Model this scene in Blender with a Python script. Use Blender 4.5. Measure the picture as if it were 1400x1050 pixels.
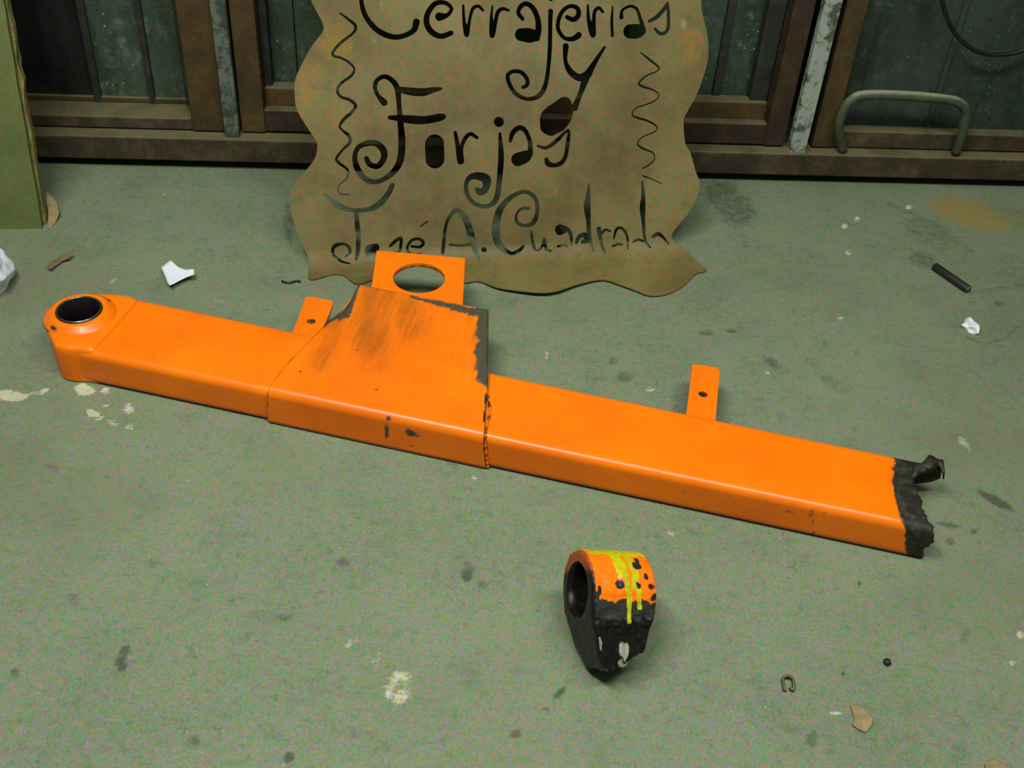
import bpy, math, random
import numpy as np
from mathutils import Vector, Matrix, noise as mnoise

for o in list(bpy.data.objects):
    bpy.data.objects.remove(o, do_unlink=True)
scene = bpy.context.scene
COL = scene.collection
random.seed(7)

# ------------------------------------------------------------------ camera
F_PX, W_PX, H_PX = 1400.0, 1400.0, 1050.0
PITCH, ROLL, CAM_H = math.radians(41.0), math.radians(4.6), 1.2
_fw = np.array([0, math.cos(PITCH), -math.sin(PITCH)])
_d0 = np.array([0, -math.sin(PITCH), -math.cos(PITCH)])
_rt = np.array([1.0, 0, 0]) * math.cos(ROLL) - _d0 * math.sin(ROLL)
_dn = np.array([1.0, 0, 0]) * math.sin(ROLL) + _d0 * math.cos(ROLL)
_C = np.array([0, 0, CAM_H])
cam_data = bpy.data.cameras.new('camera')
cam = bpy.data.objects.new('camera', cam_data)
COL.objects.link(cam)
cam_data.sensor_fit = 'HORIZONTAL'
cam_data.sensor_width = 36.0
cam_data.lens = 36.0 * F_PX / W_PX
cam_data.clip_start = 0.02
M = Matrix(((_rt[0], -_dn[0], -_fw[0], 0), (_rt[1], -_dn[1], -_fw[1], 0),
            (_rt[2], -_dn[2], -_fw[2], CAM_H), (0, 0, 0, 1)))
cam.matrix_world = M
scene.camera = cam

# ------------------------------------------------------------------ world, lamps, exposure
vs = scene.view_settings
vs.view_transform = 'Standard'
vs.look = 'None'
vs.gamma = 1.0
vs.use_curve_mapping = False
vs.exposure = 0.0
world = bpy.data.worlds.new('world')
scene.world = world
world.use_nodes = True
bgn = world.node_tree.nodes['Background']
bgn.inputs[0].default_value = (0.92, 1.0, 0.90, 1)
bgn.inputs[1].default_value = 0.13


def area_lamp(name, loc, target, sx, sy, power, color):
    d = bpy.data.lights.new(name, 'AREA')
    d.shape = 'RECTANGLE'
    d.size, d.size_y = sx, sy
    d.energy = power
    d.color = color
    o = bpy.data.objects.new(name, d)
    COL.objects.link(o)
    o.location = loc
    o.rotation_euler = (Vector(target) - Vector(loc)).to_track_quat('-Z', 'Y').to_euler()
    return o


# workshop fluorescent battens on the ceiling behind and above the camera
area_lamp('fluorescent_light', (-0.62, 0.55, 2.45), (-0.05, 1.25, 0.0), 1.2, 0.30, 69, (1.0, 1.0, 0.93))
area_lamp('fluorescent_light', (0.65, 0.50, 2.45), (0.3, 1.25, 0.0), 1.2, 0.30, 44, (1.0, 1.0, 0.93))


# ------------------------------------------------------------------ helpers
def ray(px, py):
    return _fw + _rt * (px - W_PX / 2) / F_PX + _dn * (py - H_PX / 2) / F_PX


def at_z(px, py, z=0.0):
    """the point at height z that the photograph shows at this pixel"""
    d = ray(px, py)
    return _C + d * ((z - CAM_H) / d[2])


def tag(o, label=None, cat=None, group=None, kind=None):
    if label: o['label'] = label
    if cat: o['category'] = cat
    if group: o['group'] = group
    if kind: o['kind'] = kind
    return o


def empty(name, loc, rot=(0, 0, 0)):
    o = bpy.data.objects.new(name, None)
    COL.objects.link(o)
    o.location = loc
    o.rotation_euler = rot
    o.empty_display_size = 0.05
    return o


def mk(name, verts, faces, mat, parent=None, smooth=False, bevel=0.0, segs=2):
    me = bpy.data.meshes.new(name)
    me.from_pydata([tuple(map(float, v)) for v in verts], [], [tuple(f) for f in faces])
    me.update()
    me.materials.append(mat)
    if smooth:
        me.polygons.foreach_set('use_smooth', [True] * len(me.polygons))
    o = bpy.data.objects.new(name, me)
    COL.objects.link(o)
    if parent: o.parent = parent
    if bevel:
        b = o.modifiers.new('bevel', 'BEVEL')
        b.width = bevel
        b.segments = segs
        b.limit_method = 'ANGLE'
        b.angle_limit = math.radians(40)
    return o


def box(name, x0, x1, y0, y1, z0, z1, mat, parent=None, bevel=0.002):
    v = [(x, y, z) for z in (z0, z1) for y in (y0, y1) for x in (x0, x1)]
    f = [(0, 2, 3, 1), (4, 5, 7, 6), (0, 1, 5, 4), (2, 6, 7, 3), (0, 4, 6, 2), (1, 3, 7, 5)]
    return mk(name, v, f, mat, parent, False, bevel)


def prism(name, poly, z0, z1, mat, parent=None, bevel=0.0, smooth=False):
    """polygon in local XY (counter-clockwise) extruded in Z"""
    n = len(poly)
    v = [(p[0], p[1], z0) for p in poly] + [(p[0], p[1], z1) for p in poly]
    f = [tuple(range(n - 1, -1, -1)), tuple(range(n, 2 * n))]
    f += [(i, (i + 1) % n, n + (i + 1) % n, n + i) for i in range(n)]
    return mk(name, v, f, mat, parent, smooth, bevel)


def tube(name, pts, r, mat, parent=None, seg=10, closed=False):
    """round bar along a polyline; r may be a list"""
    P = [Vector(p) for p in pts]
    n = len(P)
    R = r if isinstance(r, (list, tuple)) else [r] * n
    verts, faces = [], []
    ref = Vector((0.13, 0.21, 0.97))
    prev = None
    for i, p in enumerate(P):
        t = (P[min(i + 1, n - 1)] - P[max(i - 1, 0)]).normalized()
        a = prev if prev is not None else t.cross(ref).normalized()
        a = (a - t * a.dot(t)).normalized()
        b = t.cross(a)
        prev = a
        for k in range(seg):
            q = 2 * math.pi * k / seg
            verts.append(p + (a * math.cos(q) + b * math.sin(q)) * R[i])
    for i in range(n - 1):
        for k in range(seg):
            k2 = (k + 1) % seg
            faces.append((i * seg + k, i * seg + k2, (i + 1) * seg + k2, (i + 1) * seg + k))
    faces.append(tuple(range(seg - 1, -1, -1)))
    faces.append(tuple((n - 1) * seg + k for k in range(seg)))
    return mk(name, verts, faces, mat, parent, True)


def smooth_path(pts, per=8):
    """Catmull-Rom through the points"""
    P = [np.array(p, float) for p in pts]
    P = [2 * P[0] - P[1]] + P + [2 * P[-1] - P[-2]]
    out = []
    for i in range(1, len(P) - 2):
        for k in range(per):
            t = k / per
            a, b, c, d = P[i - 1], P[i], P[i + 1], P[i + 2]
            out.append(0.5 * (2 * b + (c - a) * t + (2 * a - 5 * b + 4 * c - d) * t * t + (3 * b - a - 3 * c + d) * t ** 3))
    out.append(P[-2])
    return out


def annulus(name, loops, mat, parent=None, seg=64, centre=(0, 0), smooth=True):
    """closed lathe about local Z: loops is a list of (radius, z)"""
    v, f = [], []
    m = len(loops)
    for (r, z) in loops:
        for k in range(seg):
            a = 2 * math.pi * k / seg
            v.append((centre[0] + r * math.cos(a), centre[1] + r * math.sin(a), z))
    for i in range(m):
        j = (i + 1) % m
        for k in range(seg):
            k2 = (k + 1) % seg
            f.append((i * seg + k, i * seg + k2, j * seg + k2, j * seg + k))
    return mk(name, v, f, mat, parent, smooth)


def set_attr(o, name, arr):
    a = o.data.attributes.new(name, 'FLOAT_COLOR', 'POINT')
    arr = np.asarray(arr, dtype=np.float32)
    if arr.shape[1] == 3:
        arr = np.hstack([arr, np.ones((len(arr), 1), np.float32)])
    a.data.foreach_set('color', arr.ravel())


def sst(a, b, x):
    t = np.clip((x - a) / (b - a), 0, 1)
    return t * t * (3 - 2 * t)


def nz(x, y, z=0.0, s=1.0):
    return mnoise.noise(Vector((x * s, y * s, z * s)))


# ------------------------------------------------------------------ materials
class NT:
    """small node-tree writer"""
    def __init__(self, name, rough=0.6, metal=0.0, spec=0.5, gain=(0.6, 0.62, 0.56)):
        self.gain = gain
        self.m = bpy.data.materials.new(name)
        self.m.use_nodes = True
        self.t = self.m.node_tree
        self.b = self.t.nodes['Principled BSDF']
        self.b.inputs['Roughness'].default_value = rough
        self.b.inputs['Metallic'].default_value = metal
        self.b.inputs['Specular IOR Level'].default_value = spec
        self.co = self.t.nodes.new('ShaderNodeTexCoord').outputs['Object']

    def link(self, a, b):
        self.t.links.new(a, b)

    def put(self, sock, v):
        if isinstance(v, bpy.types.NodeSocket): self.link(v, sock)
        elif isinstance(v, tuple): sock.default_value = (*v[:3], 1.0)
        else: sock.default_value = v

    def stretch(self, sx, sy, sz):
        n = self.t.nodes.new('ShaderNodeMapping')
        n.inputs['Scale'].default_value = (sx, sy, sz)
        self.link(self.co, n.inputs['Vector'])
        return n.outputs[0]

    def noise(self, scale, detail=4.0, rough=0.55, vec=None, color=False, dist=0.0):
        n = self.t.nodes.new('ShaderNodeTexNoise')
        n.inputs['Scale'].default_value = scale
        n.inputs['Detail'].default_value = detail
        n.inputs['Roughness'].default_value = rough
        n.inputs['Distortion'].default_value = dist
        self.link(vec or self.co, n.inputs['Vector'])
        return n.outputs['Color' if color else 'Fac']

    def voronoi(self, scale, vec=None):
        n = self.t.nodes.new('ShaderNodeTexVoronoi')
        n.inputs['Scale'].default_value = scale
        self.link(vec or self.co, n.inputs['Vector'])
        return n.outputs['Distance'], n.outputs['Color']

    def math(self, op, a, b=0.0, clamp=False):
        n = self.t.nodes.new('ShaderNodeMath')
        n.operation = op
        n.use_clamp = clamp
        self.put(n.inputs[0], a)
        self.put(n.inputs[1], b)
        return n.outputs[0]

    def rng(self, v, a, b, c=0.0, d=1.0, smooth=True):
        n = self.t.nodes.new('ShaderNodeMapRange')
        if smooth: n.interpolation_type = 'SMOOTHSTEP'
        self.put(n.inputs['Value'], v)
        for k, x in zip(('From Min', 'From Max', 'To Min', 'To Max'), (a, b, c, d)):
            n.inputs[k].default_value = x
        return n.outputs[0]

    def mix(self, f, a, b, mode='MIX'):
        n = self.t.nodes.new('ShaderNodeMix')
        n.data_type = 'RGBA'
        n.blend_type = mode
        self.put(n.inputs[0], f)
        self.put(n.inputs[6], a)
        self.put(n.inputs[7], b)
        return n.outputs[2]

    def ramp(self, v, stops):
        n = self.t.nodes.new('ShaderNodeValToRGB')
        e = n.color_ramp.elements
        while len(e) < len(stops): e.new(0.5)
        for x, (p, c) in zip(e, stops):
            x.position = p
            x.color = (*c, 1)
        self.link(v, n.inputs[0])
        return n.outputs[0]

    def attr(self, name):
        n = self.t.nodes.new('ShaderNodeAttribute')
        n.attribute_name = name
        s = self.t.nodes.new('ShaderNodeSeparateColor')
        self.link(n.outputs['Color'], s.inputs[0])
        return n.outputs['Color'], s.outputs[0], s.outputs[1], s.outputs[2]

    def bump(self, h, strength=0.3, dist=0.002):
        n = self.t.nodes.new('ShaderNodeBump')
        n.inputs['Strength'].default_value = strength
        n.inputs['Distance'].default_value = dist
        self.link(h, n.inputs['Height'])
        self.link(n.outputs[0], self.b.inputs['Normal'])

    def color(self, c): self.put(self.b.inputs['Base Color'], self.mix(1.0, c, self.gain, 'MULTIPLY'))

    def rough(self, r): self.put(self.b.inputs['Roughness'], r)


def chroma(m, c, amt=0.25, scale=260.0):
    """blotchy hue unevenness of grimy surfaces, even in lightness"""
    n = m.noise(scale * 0.5, 2.0, 0.6, color=True)
    bw = m.t.nodes.new('ShaderNodeRGBToBW')
    m.link(n, bw.inputs[0])
    d = m.t.nodes.new('ShaderNodeVectorMath')
    d.operation = 'SUBTRACT'
    m.link(n, d.inputs[0])
    m.link(bw.outputs[0], d.inputs[1])
    v = m.t.nodes.new('ShaderNodeVectorMath')
    v.operation = 'MULTIPLY_ADD'
    m.link(d.outputs[0], v.inputs[0])
    v.inputs[1].default_value = (3.4, 3.4, 3.4)
    v.inputs[2].default_value = (0.5, 0.5, 0.5)
    return m.mix(amt, c, v.outputs[0], 'OVERLAY')


def mat_floor():
    m = NT('concrete', 0.72, 0, 0.3, (0.585, 0.675, 0.57))
    big = m.noise(2.2, 4)
    mid = m.noise(11, 5, 0.6)
    fine = m.noise(70, 4, 0.65)
    c = m.ramp(big, [(0.3, (0.138, 0.166, 0.112)), (0.52, (0.192, 0.218, 0.152)), (0.75, (0.235, 0.255, 0.184))])
    c = m.mix(m.rng(mid, 0.35, 0.75, 0.0, 0.55), c, (0.235, 0.225, 0.165))
    c = m.mix(m.rng(mid, 0.5, 0.2, 0.0, 0.6), c, (0.105, 0.140, 0.098))
    c = m.mix(m.rng(fine, 0.3, 0.75, 0.0, 0.45), c, (0.27, 0.275, 0.20))
    c = m.mix(m.rng(fine, 0.45, 0.25, 0.0, 0.55), c, (0.10, 0.115, 0.085))
    # darker oil freckles and smears
    oil = m.math('MULTIPLY', m.rng(m.noise(26, 4, 0.6, dist=0.4), 0.60, 0.70), m.rng(m.noise(4, 3), 0.44, 0.58))
    c = m.mix(m.math('MULTIPLY', oil, 0.42), c, (0.07, 0.085, 0.065))
    sme = m.rng(m.noise(9, 5, 0.7, m.stretch(1, 2.2, 1), dist=0.6), 0.58, 0.74)
    c = m.mix(m.math('MULTIPLY', sme, 0.42), c, (0.09, 0.105, 0.08))
    grain = m.noise(240, 2, 0.6)
    c = m.mix(m.rng(grain, 0.35, 0.65, 0.0, 0.22, False), c, (0.33, 0.34, 0.25))
    c = m.mix(m.rng(grain, 0.55, 0.30, 0.0, 0.22, False), c, (0.08, 0.09, 0.07))
    # pale grit and splashes
    d2, _ = m.voronoi(60)
    grit = m.math('MULTIPLY', m.rng(d2, 0.10, 0.05), m.rng(m.noise(4, 3), 0.52, 0.66))
    c = m.mix(m.math('MULTIPLY', grit, 0.8), c, (0.5, 0.5, 0.40))
    _, w, k, y = m.attr('stain_shade')
    br = m.math('MULTIPLY', m.math('SUBTRACT', m.noise(55, 5, 0.7), 0.5), 1.5)
    c = m.mix(m.math('MULTIPLY', m.rng(m.math('ADD', y, m.math('MULTIPLY', br, 0.3)), 0.15, 1.0), 0.8), c, (0.34, 0.215, 0.070))
    c = m.mix(m.math('MULTIPLY', m.rng(m.math('ADD', k, m.math('MULTIPLY', br, 0.5)), 0.30, 0.75), 0.8), c, (0.045, 0.055, 0.045))
    c = m.mix(m.math('MULTIPLY', m.rng(m.math('ADD', w, br), 0.42, 0.72), 0.85), c, (0.72, 0.60, 0.52))
    c = m.mix(m.rng(m.noise(1.7, 3, 0.5, m.stretch(1, 1.4, 1)), 0.48, 0.72, 0, 0.5), c, (0.185, 0.165, 0.108))
    c = chroma(m, c, 0.27, 230)
    m.color(c)
    m.rough(m.rng(mid, 0.3, 0.7, 0.62, 0.8))
    m.bump(m.math('ADD', fine, m.math('MULTIPLY', mid, 0.8)), 0.25, 0.002)
    return m.m


def mat_orange():
    m = NT('orange_paint', 0.36, 0, 0.32, (1, 1, 1))
    n1 = m.noise(9, 4)
    n2 = m.noise(60, 5, 0.65)
    streak = m.noise(14, 4, 0.6, m.stretch(8, 1, 1))
    c = m.ramp(n1, [(0.3, (0.63, 0.122, 0.0004)), (0.7, (0.73, 0.158, 0.0005))])
    c = m.mix(m.rng(n2, 0.55, 0.85, 0, 0.4), c, (0.42, 0.075, 0.004))
    c = m.mix(m.rng(m.noise(3.2, 4, 0.6), 0.48, 0.72, 0, 0.30), c, (0.50, 0.080, 0.003))
    d, _ = m.voronoi(22)
    chip = m.math('MULTIPLY', m.rng(m.math('ADD', d, m.math('MULTIPLY', n2, 0.3)), 0.20, 0.17), m.rng(m.noise(6, 1), 0.60, 0.64))
    c = m.mix(m.math('MULTIPLY', chip, 0.75), c, (0.06, 0.035, 0.02))
    _, bare, soot, grime = m.attr('wear_shade')  # soot channel also carries the shade painted inside holes
    br = m.math('MULTIPLY', m.math('SUBTRACT', n2, 0.5), 1.2)
    c = m.mix(m.math('MULTIPLY', m.rng(m.math('ADD', grime, m.math('MULTIPLY', m.math('SUBTRACT', streak, 0.5), 0.9)), 0.22, 1.0), 0.68), c, (0.17, 0.050, 0.006))
    fb = m.rng(m.math('ADD', bare, m.math('ADD', br, m.math('MULTIPLY', m.math('SUBTRACT', streak, 0.5), 0.7))), 0.34, 0.68)
    c = m.mix(fb, c, m.mix(n2, (0.022, 0.026, 0.015), (0.062, 0.058, 0.030)))
    fs = m.rng(m.math('ADD', soot, br), 0.38, 0.62)
    c = m.mix(fs, c, m.mix(m.rng(n2, .4, .75), (0.008, 0.008, 0.006), (0.045, 0.040, 0.020)))
    c = chroma(m, c, 0.10, 300)
    m.color(c)
    m.rough(m.math('ADD', 0.32, m.math('ADD', m.math('MULTIPLY', fb, 0.25), m.math('MULTIPLY', fs, 0.3))))
    m.bump(m.math('ADD', n1, m.math('MULTIPLY', n2, m.math('ADD', 0.08, m.math('MULTIPLY', fs, 0.6)))), 0.18, 0.002)
    return m.m


def mat_painted_attr():
    m = NT('chipped_paint', 0.3, 0, 0.18, (0.90, 0.74, 0.70))
    col, _, _, _ = m.attr('paint')
    n2 = m.noise(70, 5, 0.65)
    c = m.mix(m.rng(n2, 0.5, 0.8, 0, 0.5), col, (0.02, 0.018, 0.012))
    c = chroma(m, c, 0.15, 300)
    m.color(c)
    m.rough(m.rng(n2, 0.3, 0.7, 0.2, 0.45))
    m.bump(m.noise(45, 4), 0.35, 0.003)
    return m.m


def mat_rust(name, dark, mid, light, rough=0.75, scale=10, amt=0.4, dust=None, gain=(0.68, 0.62, 0.52)):
    m = NT(name, rough, 0.0, 0.3, gain)
    n1 = m.noise(scale, 6, 0.62)
    n2 = m.noise(scale * 8, 4, 0.65)
    c = m.ramp(n1, [(0.28, dark), (0.5, mid), (0.74, light)])
    c = m.mix(m.rng(n2, 0.5, 0.8, 0, 0.5), c, light)
    c = m.mix(m.rng(n2, 0.45, 0.25, 0, 0.5), c, dark)
    if dust:                                             # settled on what faces up
        g = m.t.nodes.new('ShaderNodeNewGeometry')
        sx = m.t.nodes.new('ShaderNodeSeparateXYZ')
        m.link(g.outputs['Normal'], sx.inputs[0])
        c = m.mix(m.math('MULTIPLY', m.rng(sx.outputs[2], 0.45, 0.95), m.rng(n1, 0.25, 0.6, 0.45, 0.95)), c, dust)
    c = chroma(m, c, amt, 300)
    m.color(c)
    m.bump(n2, 0.25, 0.001)
    return m.m


def mat_sign():
    m = NT('rusty_sheet', 0.62, 0.0, 0.3, (0.735, 0.725, 0.45))
    n1 = m.noise(5, 5, 0.6)
    n2 = m.noise(30, 5, 0.65)
    n3 = m.noise(7, 3)
    c = m.ramp(n1, [(0.30, (0.100, 0.075, 0.036)), (0.5, (0.150, 0.118, 0.056)), (0.68, (0.190, 0.158, 0.084))])
    c = m.mix(m.rng(n2, 0.5, 0.8, 0, 0.5), c, (0.20, 0.165, 0.095))
    c = m.mix(m.rng(n2, 0.45, 0.25, 0, 0.5), c, (0.095, 0.075, 0.038))
    _, o, w, _ = m.attr('tint')
    c = m.mix(m.math('MULTIPLY', m.rng(m.math('ADD', o, m.math('MULTIPLY', m.math('SUBTRACT', n2, 0.5), 0.9)), 0.3, 0.9), 0.75), c, (0.26, 0.155, 0.02))
    c = m.mix(m.math('MULTIPLY', m.rng(m.math('ADD', w, m.math('MULTIPLY', m.math('SUBTRACT', n2, 0.5), 1.3)), 0.4, 0.9), 0.55), c, (0.33, 0.34, 0.25))
    c = chroma(m, c, 0.30, 230)
    m.color(c)
    m.rough(m.rng(n3, 0.3, 0.7, 0.5, 0.72))
    m.bump(m.math('ADD', n2, m.math('MULTIPLY', n1, 2.0)), 0.2, 0.001)
    return m.m


def mat_panel(name, a, b, speck=0.6, rough=0.35, vs=1.0):
    """dusty dark sheet with pale flecks, streaked downwards"""
    m = NT(name, rough, 0, 0.4, (0.70, 0.84, 0.72))
    n1 = m.noise(5 * vs, 5, 0.65, m.stretch(2.2, 1, 0.7))
    n2 = m.noise(60, 4, 0.7)
    c = m.mix(m.rng(n1, 0.3, 0.72), a, b)
    c = m.mix(m.rng(n2, 0.5, 0.8, 0, 0.6), c, tuple(x * 1.7 for x in b))
    c = m.mix(m.rng(n2, 0.45, 0.25, 0, 0.6), c, tuple(x * 0.5 for x in a))
    d, _ = m.voronoi(70)
    n4 = m.noise(26, 5, 0.7)
    c = m.mix(m.rng(n4, 0.52, 0.75, 0, speck), c, (0.115, 0.145, 0.110))
    sp = m.math('MULTIPLY', m.rng(d, 0.20, 0.08), m.rng(m.noise(12, 3), 0.52, 0.66))
    c = m.mix(m.math('MULTIPLY', sp, speck), c, (0.30, 0.36, 0.32))
    c = chroma(m, c, 0.4, 330)
    m.color(c)
    m.rough(m.rng(n1, 0.3, 0.7, rough, rough + 0.25))
    m.bump(n2, 0.15, 0.001)
    return m.m


def mat_flake(name, base, under, cover=0.5, scale=22, rough=0.6):
    """paint that has flaked off in places"""
    m = NT(name, rough, 0, 0.4)
    n = m.noise(scale, 6, 0.7)
    f = m.rng(m.math('ADD', n, m.math('MULTIPLY', m.math('SUBTRACT', m.noise(4, 2), 0.5), 0.5)), 1 - cover - 0.06, 1 - cover + 0.06)
    c = m.mix(f, under, base)
    c = chroma(m, c, 0.3, 300)
    m.color(c)
    m.bump(f, 0.3, 0.001)
    return m.m


def mat_plain(name, a, b, rough=0.6, metal=0.0, scale=30, amt=0.15, gain=(0.6, 0.62, 0.56)):
    m = NT(name, rough, metal, 0.4, gain)
    n = m.noise(scale, 4, 0.6)
    c = chroma(m, m.mix(m.rng(n, 0.3, 0.7), a, b), amt, 300)
    m.color(c)
    m.bump(n, 0.15, 0.001)
    return m.m


MF = mat_floor()
MO = mat_orange()
MP = mat_painted_attr()
MS = mat_sign()
M_RAIL = mat_rust('rail_rust', (0.030, 0.022, 0.013), (0.052, 0.040, 0.022), (0.110, 0.092, 0.052), 0.7, 14, dust=(0.150, 0.155, 0.080))
M_RUST = mat_rust('frame_rust', (0.032, 0.020, 0.007), (0.062, 0.042, 0.012), (0.105, 0.070, 0.018), 0.7, 16, dust=(0.150, 0.155, 0.080))
M_RUSTD = mat_rust('frame_dark_rust', (0.018, 0.012, 0.007), (0.035, 0.022, 0.011), (0.075, 0.052, 0.022), 0.7, 12, dust=(0.150, 0.155, 0.080))
M_PAN_A = mat_panel('dusty_green_panel', (0.020, 0.032, 0.022), (0.052, 0.074, 0.054), 0.9)
M_BAR = mat_plain('dark_green_bar', (0.010, 0.014, 0.010), (0.030, 0.034, 0.026), 0.6)
M_PAN_C = mat_panel('dusty_grey_panel', (0.014, 0.020, 0.016), (0.030, 0.040, 0.032), 0.35, 0.42, 0.6)
M_PAN_SHADE = mat_panel('shadow_pane', (0.005, 0.006, 0.006), (0.012, 0.012, 0.012), 0.05)  # leftmost pane: the board's shadow put into its colour
M_DARK = mat_plain('blackened_steel', (0.010, 0.010, 0.009), (0.022, 0.020, 0.016), 0.55)
M_STEEL = mat_plain('grey_steel', (0.10, 0.11, 0.09), (0.20, 0.21, 0.17), 0.35, 0.7)
M_BORE = mat_plain('oily_steel', (0.012, 0.008, 0.012), (0.022, 0.016, 0.022), 0.35, 0.2)
M_RIM = mat_plain('polished_rim', (0.30, 0.30, 0.28), (0.42, 0.40, 0.36), 0.25, 0.9)
M_GREYBAR = mat_flake('grey_flaked_paint', (0.135, 0.165, 0.135), (0.045, 0.060, 0.045), 0.52, 26)
M_WHITEBAR = mat_flake('white_flaked_paint', (0.36, 0.40, 0.37), (0.075, 0.09, 0.055), 0.56, 24)
M_LOOP = mat_rust('dull_steel', (0.030, 0.036, 0.026), (0.060, 0.068, 0.048), (0.11, 0.12, 0.085), 0.55, 16, dust=(0.27, 0.28, 0.20), gain=(0.7, 0.74, 0.62))
M_WALL = mat_plain('dark_plaster', (0.020, 0.022, 0.018), (0.045, 0.05, 0.04), 0.9)
M_WHITE = mat_plain('white_paper', (0.68, 0.74, 0.74), (0.80, 0.84, 0.82), 0.6, 0, 12, 0.03, (0.72, 0.74, 0.80))
M_LEAF = mat_plain('dry_leaf', (0.16, 0.11, 0.05), (0.26, 0.19, 0.09), 0.75, 0, 60)
M_TAN = mat_plain('tan_flake', (0.26, 0.20, 0.09), (0.36, 0.28, 0.14), 0.75, 0, 60)
M_CABLE = mat_plain('black_rubber', (0.007, 0.006, 0.007), (0.012, 0.010, 0.011), 0.45)
M_BOARD = mat_rust('fibreboard', (0.120, 0.130, 0.050), (0.165, 0.170, 0.075), (0.21, 0.205, 0.105), 0.8, 8, gain=(0.60, 0.70, 0.48))
M_BEDGE = mat_rust('fibreboard_edge', (0.085, 0.080, 0.022), (0.19, 0.17, 0.055), (0.34, 0.30, 0.13), 0.85, 30, gain=(0.80, 0.82, 0.60))


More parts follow.
